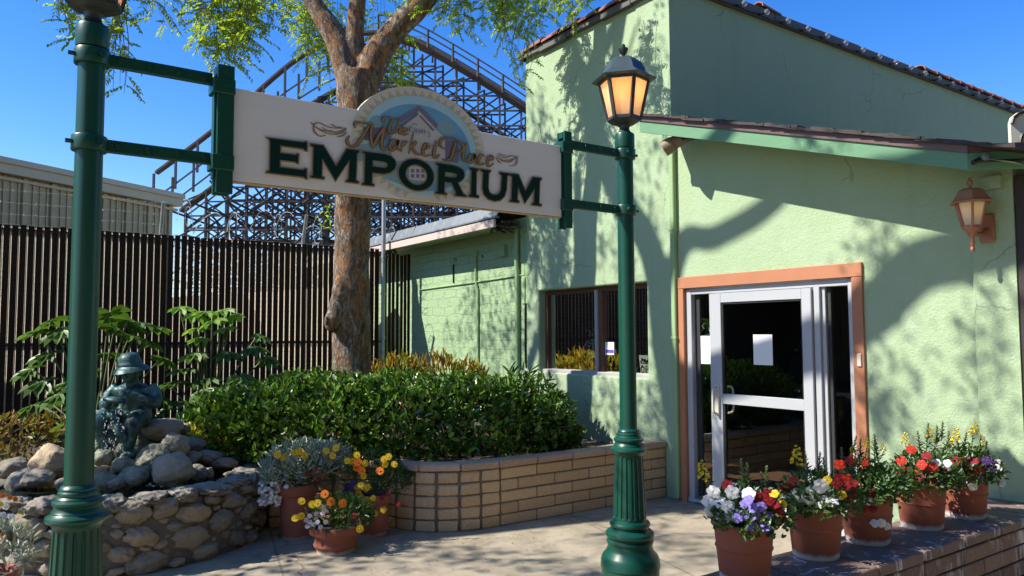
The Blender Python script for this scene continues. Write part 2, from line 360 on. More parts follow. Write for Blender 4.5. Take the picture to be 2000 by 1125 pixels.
M['pansy_red'] = petal('pansy_dark_red', (.26, .008, .012), (.17, .004, .008), (.35, .12, .01), .14, .4)
M['pansy_scarlet'] = petal('pansy_scarlet', (.55, .03, .012), (.42, .015, .01), (.5, .3, .02), .15, .4)
M['pansy_violet'] = petal('pansy_violet', (.26, .20, .60), (.19, .12, .50), (.5, .42, .05), .15, .4)
M['pansy_purple'] = petal('pansy_deep_purple', (.05, .015, .12), (.03, .01, .07), (.2, .1, .02), .15, .4)
M['pansy_yellow'] = petal('pansy_yellow', (.72, .50, .015), (.70, .45, .01), (.10, .03, .01), .2, .42)
M['viola_lilac'] = petal('viola_lilac', (.62, .55, .68), (.70, .66, .60), (.70, .52, .04), .4, .7)
M['snap_yellow'] = flat('snapdragon_yellow', (.74, .58, .03), .6)
M['daisy_orange'] = petal('daisy_orange', (.78, .22, .008), (.74, .17, .005), (.3, .08, .01), .3, .5)
M['daisy_yellow'] = petal('daisy_yellow', (.78, .55, .015), (.76, .50, .01), (.6, .33, .01), .3, .5)
M['bloom_white'] = flat('small_white_bloom', (.78, .78, .76), .6)
M['iron_black'] = flat('black_scrollwork', (.012, .012, .014), .5)

# ---------------------------------------------------------------- mesh helpers
LOC = {}
class MB:
    def __init__(s): s.v = []; s.f = []; s.mi = []; s.cur = 0
    def add(s, vs, fs):
        o = len(s.v); s.v.extend(Vector(v) for v in vs)
        for f in fs: s.f.append([o+i for i in f]); s.mi.append(s.cur)
    def box(s, a, b, mtx=None):
        x0, y0, z0 = a; x1, y1, z1 = b
        vs = [Vector(p) for p in ((x0,y0,z0),(x1,y0,z0),(x1,y1,z0),(x0,y1,z0),(x0,y0,z1),(x1,y0,z1),(x1,y1,z1),(x0,y1,z1))]
        if mtx: vs = [mtx @ v for v in vs]
        s.add(vs, [(0,3,2,1),(4,5,6,7),(0,1,5,4),(1,2,6,5),(2,3,7,6),(3,0,4,7)])
    def cbox(s, a, b, c=.005, mtx=None, jit=0.0):
        # box with chamfered edges
        x0, y0, z0 = (min(a[i], b[i]) for i in range(3)); x1, y1, z1 = (max(a[i], b[i]) for i in range(3))
        bm = bmesh.new()
        for x, sx in ((x0, 1), (x1, -1)):
            for y, sy in ((y0, 1), (y1, -1)):
                for z, sz in ((z0, 1), (z1, -1)):
                    j = lambda: rnd.uniform(-jit, jit) if jit else 0
                    bm.verts.new((x+j(), y+sy*c+j(), z+sz*c)); bm.verts.new((x+sx*c, y+j(), z+sz*c+j())); bm.verts.new((x+sx*c+j(), y+sy*c, z+j()))
        bmesh.ops.convex_hull(bm, input=bm.verts)
        bmesh.ops.dissolve_limit(bm, angle_limit=.02, verts=bm.verts, edges=bm.edges)
        s.bm(bm, mtx)
    def bm(s, bm, mtx=None):
        bm.verts.index_update()
        s.add([mtx @ v.co if mtx else v.co.copy() for v in bm.verts], [[v.index for v in f.verts] for f in bm.faces]); bm.free()
    def bar(s, p, q, w, h=None, up=Vector((0,0,1))):
        p, q = Vector(p), Vector(q); d = (q-p); L = d.length
        if L < 1e-6: return
        d /= L; h = h or w
        if abs(d.dot(up)) > .98: up = Vector((1,0,0))
        sx = d.cross(up).normalized()*w/2; sy = sx.cross(d).normalized()*h/2
        vs = [p-sx-sy, p+sx-sy, p+sx+sy, p-sx+sy, q-sx-sy, q+sx-sy, q+sx+sy, q-sx+sy]
        s.add(vs, [(0,3,2,1),(4,5,6,7),(0,1,5,4),(1,2,6,5),(2,3,7,6),(3,0,4,7)])
    def tube(s, pts, rad, n=8, caps=True, disp=None):
        pts = [Vector(p) for p in pts]; rr = rad if isinstance(rad, (list, tuple)) else [rad]*len(pts)
        o = len(s.v); t0 = (pts[1]-pts[0]).normalized()
        u = t0.cross(Vector((0,0,1)) if abs(t0.z) < .9 else Vector((1,0,0))).normalized()
        for i, p in enumerate(pts):
            t = (pts[min(i+1, len(pts)-1)]-pts[max(i-1, 0)]).normalized()
            u = (u - t*u.dot(t)).normalized(); w = t.cross(u)
            for k in range(n):
                a = 2*PI*k/n; d = u*math.cos(a)+w*math.sin(a); q = p + d*rr[i]
                if disp: q = q + d*disp(q)
                s.v.append(q)
        for i in range(len(pts)-1):
            for k in range(n):
                s.f.append([o+i*n+k, o+i*n+(k+1)%n, o+(i+1)*n+(k+1)%n, o+(i+1)*n+k]); s.mi.append(s.cur)
        if caps:
            s.f.append([o+k for k in range(n)][::-1]); s.mi.append(s.cur)
            e = o+(len(pts)-1)*n; s.f.append([e+k for k in range(n)]); s.mi.append(s.cur)
    def lathe(s, prof, c=(0,0,0), n=32, mod=None, ang0=0.0, caps=True):
        o = len(s.v); c = Vector(c)
        for r, z in prof:
            for k in range(n):
                a = 2*PI*k/n + ang0; r2 = r*(mod(a, z) if mod else 1)
                s.v.append(c + Vector((r2*math.cos(a), r2*math.sin(a), z)))
        for i in range(len(prof)-1):
            for k in range(n):
                s.f.append([o+i*n+k, o+i*n+(k+1)%n, o+(i+1)*n+(k+1)%n, o+(i+1)*n+k]); s.mi.append(s.cur)
        if caps:
            if prof[0][0] > 1e-4: s.f.append([o+k for k in range(n)][::-1]); s.mi.append(s.cur)
            if prof[-1][0] > 1e-4: s.f.append([o+(len(prof)-1)*n+k for k in range(n)]); s.mi.append(s.cur)
    def blob(s, c, r, rot=None, sub=2, amp=.12, fr=1.6, seed=0, rough=0.0):
        bm = bmesh.new(); bmesh.ops.create_icosphere(bm, subdivisions=sub, radius=1)
        sd = Vector((seed*7.13, seed*3.7, seed*1.9))
        rot = rot or Matrix.Identity(3)
        for v in bm.verts:
            d = 1 + amp*noise.noise(v.co*fr+sd) + amp*.45*noise.noise(v.co*fr*2.6+sd)
            if rough: d += rough*(noise.noise(v.co*5.2+sd)-.35*abs(noise.noise(v.co*9+sd)))-rough*.5*abs(noise.noise(v.co*2.1-sd))
            q = v.co*d; q = Vector((q.x*r[0], q.y*r[1], q.z*r[2])); v.co = Vector(c) + rot @ q
        s.bm(bm)
    def leaf(s, p, d, n, L, w, fold=.25, droop=.15, shape=.5):
        # one folded leaf: base p, direction d, normal n
        d = d.normalized(); sd = d.cross(n)
        if sd.length < 1e-4: sd = d.orthogonal()
        sd.normalize(); n = sd.cross(d)
        up = n*fold*w
        a = p + d*L*(shape*.55) ; b = p + d*L*(shape*.55+.42) - n*droop*L*.4
        t = p + d*L - n*droop*L
        s.add([p, a+sd*w*.46+up, b+sd*w*.40+up*.8, t, b-sd*w*.40+up*.8, a-sd*w*.46+up], [(0,1,2,3),(0,3,4,5)])
    def build(s, name, mats, parent=None, smooth=None, loc=None):
        me = bpy.data.meshes.new(name)
        o = bpy.data.objects.new(name, me)
        org = LOC.get(parent.name, Vector((0,0,0))) if parent else Vector(loc or (0,0,0))
        me.from_pydata([v-org for v in s.v], [], s.f)
        for m in (mats if isinstance(mats, (list, tuple)) else [mats]): me.materials.append(m)
        if any(s.mi): me.polygons.foreach_set('material_index', s.mi)
        if smooth is not None:
            me.polygons.foreach_set('use_smooth', [True]*len(me.polygons))
            if smooth < 3: me.set_sharp_from_angle(angle=smooth)
        me.update()
        C.objects.link(o)
        if parent: o.parent = parent; LOC[o.name] = org
        else: o.location = org; LOC[o.name] = org
        return o
def tag(o, label=None, cat=None, group=None, kind=None):
    if label: o['label'] = label
    if cat: o['category'] = cat
    if group: o['group'] = group
    if kind: o['kind'] = kind
    return o
def thing(name, label, cat, loc=(0,0,0), group=None):
    o = bpy.data.objects.new(name, None); C.objects.link(o); o.location = loc; o.empty_display_size = .1
    LOC[o.name] = Vector(loc); return tag(o, label, cat, group)
def struct(name, mb, m, smooth=None): return tag(mb.build(name, m, smooth=smooth), kind='structure')
def catmull(P, k=8):
    P = [Vector(p) for p in P]; o = []
    for i in range(len(P)-1):
        a, b, c, d = P[max(i-1,0)], P[i], P[i+1], P[min(i+2,len(P)-1)]
        for j in range(k):
            t = j/k
            o.append(.5*((2*b)+(c-a)*t+(2*a-5*b+4*c-d)*t*t+(3*b-a-3*c+d)*t**3))
    return o+[P[-1]]
def lerp(a, b, t): return a+(b-a)*t
def rvec(): 
    while True:
        v = Vector((rnd.uniform(-1,1), rnd.uniform(-1,1), rnd.uniform(-1,1)))
        if .05 < v.length < 1: return v.normalized()
def euler(x, y, z): return Matrix.Rotation(z, 3, 'Z') @ Matrix.Rotation(y, 3, 'Y') @ Matrix.Rotation(x, 3, 'X')
LET={'E':[[(1.0163,2.5368),(1.185,2.5392),(1.1904,2.544),(1.1966,2.5445),(1.1972,2.5041),(1.188,2.5046),(1.1836,2.5112),(1.0747,2.511),(1.0735,2.4754),(1.148,2.4759),(1.1522,2.4818),(1.1587,2.4816),(1.1567,2.4394),(1.1502,2.4414),(1.1466,2.4453),(1.074,2.4448),(1.0727,2.41),(1.1831,2.4104),(1.1892,2.4173),(1.1972,2.4176),(1.1978,2.3734),(1.1909,2.3754),(1.1861,2.3803),(1.0161,2.3803),(1.0187,2.3855),(1.0297,2.3889),(1.0292,2.5264),(1.0233,2.5318)]],'M':[[(1.2161,2.5372),(1.2762,2.5384),(1.3401,2.4469),(1.3931,2.5392),(1.4559,2.5393),(1.4548,2.5327),(1.4442,2.5237),(1.4391,2.3931),(1.4534,2.3861),(1.4502,2.3816),(1.3908,2.3816),(1.3923,2.387),(1.4031,2.3927),(1.408,2.4908),(1.3378,2.3815),(1.2717,2.4785),(1.269,2.3918),(1.2818,2.3878),(1.28,2.3822),(1.2181,2.3822),(1.2188,2.3866),(1.2283,2.3921),(1.2303,2.525),(1.2162,2.531)]],'P':[[(1.4718,2.5377),(1.5904,2.5397),(1.6237,2.5345),(1.6447,2.5179),(1.6512,2.4994),(1.645,2.4754),(1.62,2.453),(1.5869,2.4425),(1.5236,2.4414),(1.5221,2.3863),(1.5343,2.382),(1.5323,2.3768),(1.4733,2.3767),(1.474,2.3817),(1.4851,2.3878),(1.4871,2.5269),(1.4735,2.5319)],[(1.5252,2.5024),(1.5865,2.5027),(1.6031,2.4971),(1.6073,2.4861),(1.6012,2.4757),(1.5867,2.4712),(1.5254,2.4712)]],'R':[[(1.8798,2.5338),(1.9672,2.5331),(2.0095,2.529),(2.0379,2.5181),(2.0484,2.4945),(2.0426,2.4732),(2.026,2.4569),(2.0057,2.4463),(2.0417,2.3873),(2.0588,2.3821),(2.0569,2.3774),(1.9917,2.3773),(1.9908,2.3821),(1.9992,2.3883),(1.9697,2.441),(1.9285,2.4413),(1.9249,2.3858),(1.9406,2.3809),(1.9387,2.3767),(1.8757,2.3766),(1.877,2.3823),(1.8884,2.3876),(1.8921,2.5216),(1.8798,2.527)],[(1.9302,2.4947),(1.9766,2.4942),(2.0001,2.4908),(2.0038,2.481),(1.9954,2.4718),(1.9767,2.4688),(1.9284,2.4681)]],'I':[[(2.08,2.5345),(2.1353,2.5342),(2.1329,2.5276),(2.1221,2.52),(2.1186,2.3945),(2.1361,2.3871),(2.1341,2.3802),(2.0751,2.38),(2.077,2.386),(2.0881,2.3934),(2.093,2.5207),(2.081,2.5275)]],'U':[[(2.1481,2.5345),(2.2119,2.5343),(2.2094,2.5277),(2.1994,2.5201),(2.1958,2.4404),(2.2032,2.4159),(2.2231,2.4044),(2.2482,2.4049),(2.2685,2.4155),(2.2812,2.4369),(2.2866,2.5178),(2.2719,2.5254),(2.2739,2.5329),(2.3324,2.5335),(2.3334,2.5276),(2.321,2.5197),(2.3145,2.4404),(2.3015,2.4048),(2.2734,2.3807),(2.2381,2.3721),(2.1981,2.3795),(2.1709,2.3999),(2.1612,2.4324),(2.1662,2.5203),(2.15,2.5276)]],'M2':[[(2.3422,2.533),(2.3965,2.5351),(2.4441,2.4456),(2.4956,2.5319),(2.5555,2.5327),(2.5538,2.5263),(2.5428,2.5179),(2.5363,2.387),(2.5543,2.3821),(2.5526,2.3757),(2.4892,2.3758),(2.4919,2.3827),(2.5038,2.3882),(2.5076,2.4699),(2.4395,2.382),(2.3925,2.4726),(2.3868,2.392),(2.3989,2.3867),(2.3962,2.3799),(2.3389,2.3795),(2.341,2.3853),(2.3504,2.3926),(2.3562,2.5182),(2.3422,2.5252)]]}
SCR={'T':[[(1.587,2.6948),(1.5795,2.7062),(1.5886,2.7225),(1.6114,2.7257),(1.6394,2.7227),(1.6631,2.73)],[(1.6319,2.7204),(1.616,2.6862),(1.6112,2.6625),(1.6224,2.651),(1.641,2.6641)]],'h':[[(1.6657,2.7229),(1.6461,2.6522)],[(1.6497,2.6712),(1.6646,2.688),(1.6747,2.6838),(1.6698,2.6599),(1.6787,2.6525)]],'e':[[(1.6887,2.6656),(1.7058,2.6769),(1.7045,2.6855),(1.6931,2.6808),(1.6856,2.6622),(1.6951,2.6532),(1.718,2.6613)]],'M':[[(1.4047,2.6031),(1.3922,2.5819),(1.4005,2.5598),(1.4238,2.5548),(1.4499,2.5763),(1.4819,2.6286),(1.5125,2.6807)],[(1.4328,2.648),(1.4303,2.6643),(1.446,2.6763),(1.4814,2.678),(1.5143,2.681),(1.5305,2.6773)],[(1.5197,2.6751),(1.5147,2.6223),(1.5231,2.5603)],[(1.5231,2.5603),(1.5539,2.6224),(1.5883,2.6778)],[(1.5883,2.6778),(1.5723,2.6081),(1.5726,2.574),(1.5849,2.5615),(1.6075,2.576)]],'a':[[(1.6588,2.6149),(1.6369,2.6204),(1.6185,2.5919),(1.6186,2.569),(1.6311,2.5661),(1.6496,2.5905),(1.66,2.618),(1.6559,2.5857),(1.6685,2.569)]],'r':[[(1.6852,2.6187),(1.6779,2.5645)],[(1.6828,2.5894),(1.6998,2.615),(1.7169,2.6204)]],'k':[[(1.7455,2.6666),(1.7223,2.5618)],[(1.7286,2.59),(1.7573,2.6204),(1.7657,2.6274)],[(1.7349,2.5956),(1.764,2.5657),(1.788,2.5654)]],'e2':[[(1.8029,2.5916),(1.8291,2.6052),(1.8291,2.6236),(1.8126,2.6183),(1.7997,2.587),(1.8096,2.5618),(1.8471,2.571)]],'t':[[(1.8801,2.6481),(1.8623,2.579),(1.8724,2.5583),(1.8971,2.5777)],[(1.8509,2.6219),(1.8936,2.622)]],'P':[[(1.9308,2.611),(1.9057,2.6237),(1.9023,2.6501),(1.9259,2.6698),(1.9738,2.6756),(2.0223,2.6644),(2.0412,2.6397),(2.0258,2.6101),(1.9876,2.5977)],[(1.9924,2.6571),(1.9807,2.6131),(1.9636,2.5685),(1.9363,2.5548),(1.9113,2.5587)]],'l':[[(2.063,2.6654),(2.0398,2.5968),(2.0433,2.5687),(2.0729,2.5768)]],'a2':[[(2.107,2.612),(2.0821,2.6025),(2.0715,2.5705),(2.0856,2.5619),(2.0998,2.5803),(2.112,2.6096),(2.107,2.5782),(2.1248,2.5589)]],'c':[[(2.1697,2.6068),(2.1537,2.6152),(2.1357,2.585),(2.1428,2.56),(2.1732,2.5682)]],'e3':[[(2.1937,2.5851),(2.2231,2.5983),(2.2195,2.6165),(2.2011,2.6078),(2.19,2.5753),(2.201,2.5561),(2.2319,2.5756)]]}
FLO=[[(1.2171,2.6426),(1.2392,2.6244),(1.2753,2.6138),(1.3268,2.6178)],[(1.2299,2.6219),(1.2341,2.6366),(1.2583,2.6459),(1.2917,2.6354),(1.3312,2.6322),(1.387,2.6409)],[(1.314,2.6482),(1.3424,2.6395),(1.3698,2.6421)],[(1.2448,2.6199),(1.2753,2.6083),(1.3202,2.6004),(1.3655,2.6138),(1.394,2.6375)],[(1.2299,2.6241),(1.234,2.602),(1.259,2.5831),(1.2906,2.5916)],[(1.3446,2.5931),(1.3714,2.6009),(1.3941,2.6237)],[(1.2696,2.6265),(1.3145,2.6105),(1.3597,2.6201),(1.3911,2.6415)],[(2.2528,2.6222),(2.2902,2.6051),(2.3432,2.6108),(2.3855,2.6291),(2.3987,2.6398)],[(2.2491,2.6136),(2.2751,2.5893),(2.2886,2.5873)],[(2.2678,2.64),(2.2903,2.6304),(2.3114,2.6332)],[(2.2588,2.6312),(2.2978,2.6175),(2.351,2.6353),(2.3817,2.633),(2.3924,2.6185),(2.3776,2.5865),(2.3355,2.578)],[(2.2752,2.6032),(2.3279,2.5961),(2.3662,2.615)]]
KNT=[[(1.7165,2.7037),(1.7204,2.6967)],[(1.728,2.7037),(1.725,2.6711)],[(1.7441,2.7033),(1.7268,2.686),(1.7442,2.674)],[(1.7506,2.6721),(1.755,2.6962),(1.7636,2.674),(1.768,2.6965)],[(1.7797,2.6941),(1.7732,2.6814),(1.7811,2.6738),(1.7888,2.6855),(1.7797,2.6941)],[(1.7992,2.7001),(1.7967,2.6732)],[(1.7927,2.6897),(1.8045,2.6891)],[(1.8123,2.6992),(1.8098,2.6722)],[(1.8058,2.6881),(1.8176,2.6876)],[(1.8255,2.6923),(1.8269,2.6878)],[(1.8454,2.6864),(1.8355,2.6867),(1.8335,2.6787),(1.8441,2.6744),(1.8415,2.6662),(1.8309,2.667)],[(1.7344,2.7106),(1.7537,2.7195),(1.7699,2.7144)]]
EMB={'roofL':[(1.6581,2.7304),(1.763,2.8034),(1.7779,2.8195),(1.7806,2.7945),(1.6771,2.7131)],'roofR':[(1.7779,2.8195),(1.8219,2.7926),(1.8886,2.7379),(1.882,2.7129),(1.7793,2.7943)],'rakeL':[(1.6772,2.7016),(1.7761,2.7849),(1.7761,2.7672),(1.6835,2.688)],'rakeR':[(1.7859,2.7718),(1.872,2.7054),(1.8586,2.6974),(1.7807,2.7621)],'gable':[(1.6275,2.6391),(1.7793,2.7902),(1.9327,2.6726),(1.9329,2.5525),(1.6283,2.513)],'wing':[(1.4786,2.659),(1.621,2.6783),(1.6214,2.6152),(1.4822,2.595)],'wing2':[(1.926,2.6596),(2.0153,2.6665),(2.0154,2.5511),(1.9262,2.5516)],'ground':[(1.5009,2.4965),(2.0433,2.5668),(2.0293,2.5043),(1.7745,2.3802),(1.5859,2.4224)],'bushL':[(1.4993,2.6764),(1.523,2.7198),(1.5531,2.7304),(1.5777,2.7059),(1.5718,2.6707),(1.5055,2.6547)],'bushR':[(1.8853,2.7254),(1.8987,2.7574),(1.9462,2.7681),(1.9806,2.7463),(2.0014,2.707),(1.9259,2.6896)],'hillL':[(1.4536,2.4904),(1.4529,2.5684),(1.536,2.5915),(1.6216,2.5923),(1.6221,2.5122)]}
WIN6=[[(1.7355,2.4862),(1.7547,2.4874),(1.7548,2.4682),(1.7356,2.4671)],[(1.7356,2.4601),(1.7548,2.4613),(1.7549,2.4421),(1.7357,2.441)],[(1.7644,2.4898),(1.7838,2.491),(1.7839,2.4717),(1.7645,2.4706)],[(1.7645,2.4636),(1.7839,2.4647),(1.784,2.4454),(1.7646,2.4443)],[(1.7935,2.4934),(1.8131,2.4946),(1.8132,2.4753),(1.7936,2.4741)],[(1.7936,2.467),(1.8132,2.4682),(1.8133,2.4488),(1.7937,2.4477)]]
# ================================================================= SETTING
def at(px, py, D):                                     # a point of the place seen in direction (px, py), D metres out
    return Vector((0, 0, 1.65)) + (_f + _r*((px-1000)/1475.86) - _u*((py-562.5)/1475.86))*D
XW = 5.76
g = MB(); n_ = 1
g.add([(-300, -300, 0), (300, -300, 0), (300, 300, 0), (-300, 300, 0)], [(0, 1, 2, 3)])
struct('ground', g, M['paving'])
g = MB(); g.add([(x, y, .004) for x, y in ((-2.4, .2), (9, .2), (9, 2.2), (5.9, 2.3), (5.9, 8), (-2.4, 8))], [(0, 1, 2, 3, 4, 5)])
struct('path', g, M['concrete'])
g = MB(); g.add([(x, y, .004) for x, y in ((-30, 11.6), (5.75, 11.6), (5.75, 24), (-30, 24))], [(0, 1, 2, 3)])
struct('yard', g, M['yard'])
# planting bed: soil behind the block wall
wall_path = [(5.752, 5.5), (5.2, 5.5), (4.6, 5.5), (4.0, 5.5), (3.72, 5.5), (3.47, 5.52), (3.24, 5.60), (3.06, 5.74), (2.96, 5.92), (2.86, 6.12), (2.62, 6.32), (2.36, 6.48), (2.06, 6.62)]
b = MB()
inner = [(x+.0, y+.12) for x, y in wall_path]
poly = inner + [(1.3, 7.3), (.4, 8.0), (-1.2, 8.0), (-1.2, 6.6), (-6.5, 6.6), (-6.5, 11.2), (5.752, 11.2)]
b.add([(x, y, .45) for x, y in poly], [tuple(range(len(poly)))])
bm = bmesh.new(); vs = [bm.verts.new(v) for v in b.v]; bm.faces.new(vs); bmesh.ops.triangulate(bm, faces=bm.faces)
b = MB(); b.bm(bm); struct('planting_bed', b, M['soil'])

# ---- curved planter wall of split blocks
pw = thing('planter_wall', 'low curved garden wall of tan blocks with a pinkish cap in front of the hedge', 'garden wall', (4.2, 5.5, 0))
class Path:
    def __init__(s, pts):
        s.p = [Vector((x, y, 0)) for x, y in pts]; s.c = [0]
        for a, b in zip(s.p, s.p[1:]): s.c.append(s.c[-1]+(b-a).length)
        s.L = s.c[-1]
    def __call__(s, t):
        t = min(max(t, 0), s.L-1e-6)
        for i in range(len(s.p)-1):
            if s.c[i+1] >= t:
                d = (s.p[i+1]-s.p[i]).normalized(); return s.p[i]+d*(t-s.c[i]), d
PP = Path([(v.x, v.y) for v in catmull([(x, y, 0) for x, y in wall_path], 8)])
core, bk, cp = MB(), MB(), MB()
def seg(mb, t0, t1, z0, z1, o0, o1, c=.008, jit=.0):
    (p0, d0), (p1, d1) = PP(t0), PP(t1)
    n0 = Vector((d0.y, -d0.x, 0)); n1 = Vector((d1.y, -d1.x, 0))
    # outward normal is towards the camera side
    if n0.y > 0: n0 = -n0
    if n1.y > 0: n1 = -n1
    nn = (n0+n1).normalized(); d = (p1-p0); L = d.length; d.normalize(); nn = Vector((d.y, -d.x, 0)); nn = -nn if nn.dot(n0) < 0 else nn
    m = Matrix(((d.x, nn.x, 0, p0.x), (d.y, nn.y, 0, p0.y), (0, 0, 1, 0), (0, 0, 0, 1)))
    if m.determinant() < 0: m = Matrix(((-d.x, nn.x, 0, p1.x), (-d.y, nn.y, 0, p1.y), (0, 0, 1, 0), (0, 0, 0, 1)))
    mb.cbox((0, o0, z0), (L, o1, z1), c, m, jit)
straight = 2.03
edges_s = [0, straight]
t = 0; n = 0
while t < PP.L-.02:
    t1 = min(t+.10, PP.L); seg(core, t, t1, 0, .498, -.14, -.012, .001); t = t1
for row in range(5):
    z0 = row*.0995+.006; z1 = z0+.088
    t = 0; off = 0 if row % 2 == 0 else .205
    cuts = [0.0]
    while cuts[-1] < straight-.02: cuts.append(min(straight, cuts[-1]+(off if (off and len(cuts) == 1) else .41)))
    for a, c_ in zip(cuts, cuts[1:]):
        if c_-a > .05: seg(bk, a+.005, c_-.005, z0, z1, -.05, 0, .007, .0022)
    t = straight
    while t < PP.L-.05:
        w = .195; seg(bk, t+.016, min(t+w, PP.L)-.012, z0, z1, -.05, .004+rnd.uniform(-.004, .008), .010, .005); t += w
t = 0
while t < PP.L-.05:
    w = .41 if t < straight-.1 else .36
    seg(cp, t+.004, min(t+w, PP.L)-.004, .502, .563+rnd.uniform(-.002, .002), -.16, .018, .010, .003); t += w
core.build('mortar_core', M['mortar'], pw); bk.build('block_courses', M['tan_block'], pw); cp.build('cap', M['pink_cap'], pw)

# ---- low seat wall carrying the flower pots
sw = thing('seat_wall', 'low dark brick wall with white lime stains that carries the row of flower pots', 'brick wall', (4.0, 2.25, 0))
core, bk, cp = MB(), MB(), MB()
core.box((2.3, 2.085, 0), (5.74, 2.44, .462))
for row in range(5):
    z0 = row*.092+.005; z1 = z0+.082; off = -.22 if row % 2 else 0
    x = 2.3+off
    while x < 5.7:
        a, c_ = max(x, 2.3)+.005, min(x+.44, 5.74)-.005
        if c_-a > .05:
            bk.cbox((a, 2.062, z0), (c_, 2.13, z1), .006, None, .002); bk.cbox((a, 2.40, z0), (c_, 2.462, z1), .006, None, .002)
        x += .44
bk.cbox((2.272, 2.066, .005), (2.31, 2.458, .457), .006)
x = 2.28
while x < 5.7:
    cp.cbox((x+.004, 2.05, .466), (min(x+.44, 5.74)-.004, 2.47, .522), .008, None, .003); x += .44
core.build('mortar_core', M['dark_mortar'], sw); bk.build('block_courses', M['dark_block'], sw); cp.build('cap', M['dark_cap'], sw)

# ================================================================= GREEN BUILDING
HB = thing('green_building', 'pale green stucco shop building with a glass door and a lean-to eave', 'building', (5.76, 5.3, 0))
rake = lambda y: 3.648-.309*(5.304-y)                  # underside of the sloping fascia
def wall_faces(mb, X, ys, zs, holes, depth, bev=.018):
    # grid of rectangles with openings and rounded reveals; faces look to -X
    for y0, y1 in zip(ys, ys[1:]):
        for z0, z1 in zip(zs, zs[1:]):
            if any(y0 >= h[0]-1e-4 and y1 <= h[1]+1e-4 and z0 >= h[2]-1e-4 and z1 <= h[3]+1e-4 for h in holes): continue
            mb.add([(X, y0, z0), (X, y1, z0), (X, y1, z1), (X, y0, z1)], [(0, 3, 2, 1)])
    for h in holes:
        a = [(h[0], h[2]), (h[1], h[2]), (h[1], h[3]), (h[0], h[3])]
        i = [(h[0]+bev, h[2]+bev), (h[1]-bev, h[2]+bev), (h[1]-bev, h[3]-bev), (h[0]+bev, h[3]-bev)]
        m_ = [((p[0]*.7+q[0]*.3), (p[1]*.7+q[1]*.3)) for p, q in zip(a, i)]
        lay = [(X, a), (X+bev*.3, [((p[0]*.45+q[0]*.55), (p[1]*.45+q[1]*.55)) for p, q in zip(a, i)]), (X+bev, i), (X+depth, i)]
        for (xa, A), (xb, B_) in zip(lay, lay[1:]):
            for k in range(4):
                l = (k+1) % 4
                mb.add([(xa, *A[k]), (xa, *A[l]), (xb, *B_[l]), (xb, *B_[k])], [(0, 1, 2, 3)])
fw = MB()
HOLES = [(5.73, 7.675, 1.17, 2.225), (3.40, 5.235, 0.0, 2.12)]
wall_faces(fw, XW, [5.36, 5.73, 7.675, 7.9], [0, 1.17, 2.225, 5.30], [HOLES[0]], .15)
wall_faces(fw, XW, [2.5, 3.40, 5.235, 5.36], [0, 2.12, rake(2.5)+.02], [], .1)
fw.f = fw.f[:]; fw2 = MB()
# rebuild the door bay with its opening and the sloping head
fw = MB()
wall_faces(fw, XW, [5.36, 5.73, 7.675, 7.9], [0, 1.17, 2.225, 5.30], [HOLES[0]], .15)
wall_faces(fw, XW, [2.5, 3.40, 5.235, 5.36], [0, 2.12, 2.72], [HOLES[1]], .10, .004)
fw.add([(XW, 2.5, 2.72), (XW, 5.36, 2.72), (XW, 5.36, rake(5.36)+.12), (XW, 2.5, rake(2.5)+.12)], [(0, 3, 2, 1)])
# pilaster at the right end, its outer return, left end of the tall wall
fw.add([(XW-.045, 2.22, 0), (XW-.045, 2.488, 0), (XW-.045, 2.488, rake(2.5)+.12), (XW-.045, 2.22, rake(2.22)+.12)], [(0, 3, 2, 1)])
fw.add([(XW-.045, 2.488, 0), (XW-.033, 2.5, 0), (XW-.033, 2.5, 2.9), (XW-.045, 2.488, 2.9)], [(0, 3, 2, 1)])
fw.add([(XW-.033, 2.5, 0), (XW, 2.5, 0), (XW, 2.5, 2.9), (XW-.033, 2.5, 2.9)], [(0, 3, 2, 1)])
fw.add([(XW-.045, 2.22, 0), (XW+3.2, 2.22, 0), (XW+3.2, 2.22, 2.8), (XW-.045, 2.22, 2.8)], [(0, 1, 2, 3)])
fw.add([(XW, 7.9, 0), (14, 7.9, 0), (14, 7.9, 5.3), (XW, 7.9, 5.3)], [(0, 3, 2, 1)])
fw.build('front_wall', M['stucco'], HB)
uw = MB()
uw.add([(XW, 5.36, 2.6), (20, 5.36, 2.6), (20, 5.36, 5.31), (XW, 5.36, 5.31)], [(0, 1, 2, 3)])
uw.add([(XW, 5.36, 5.3), (20, 5.36, 5.3), (20, 7.9, 5.3), (XW, 7.9, 5.3)], [(0, 1, 2, 3)])
uw.build('upper_side_wall', M['stucco'], HB)
# interior box so that the glass looks into a dark shop
it = MB()
def quad(mb, a, b, c, d): mb.add([a, b, c, d], [(0, 1, 2, 3)])
quad(it, (9.5, 2.3, 0), (9.5, 7.8, 0), (9.5, 7.8, 2.6), (9.5, 2.3, 2.6)); quad(it, (5.92, 2.3, 0), (9.5, 2.3, 0), (9.5, 2.3, 2.6), (5.92, 2.3, 2.6))
quad(it, (5.92, 7.8, 0), (9.5, 7.8, 0), (9.5, 7.8, 2.6), (5.92, 7.8, 2.6)); quad(it, (5.92, 2.3, 2.6), (9.5, 2.3, 2.6), (9.5, 7.8, 2.6), (5.92, 7.8, 2.6))
for (y0, y1, z0, z1) in ((2.3, 3.40, 0, 2.6), (5.235, 5.73, 0, 2.6), (5.73, 7.675, 0, 1.17), (5.73, 7.675, 2.225, 2.6), (7.675, 7.8, 0, 2.6), (3.40, 5.235, 2.12, 2.6)):
    quad(it, (5.915, y0, z0), (5.915, y1, z0), (5.915, y1, z1), (5.915, y0, z1))
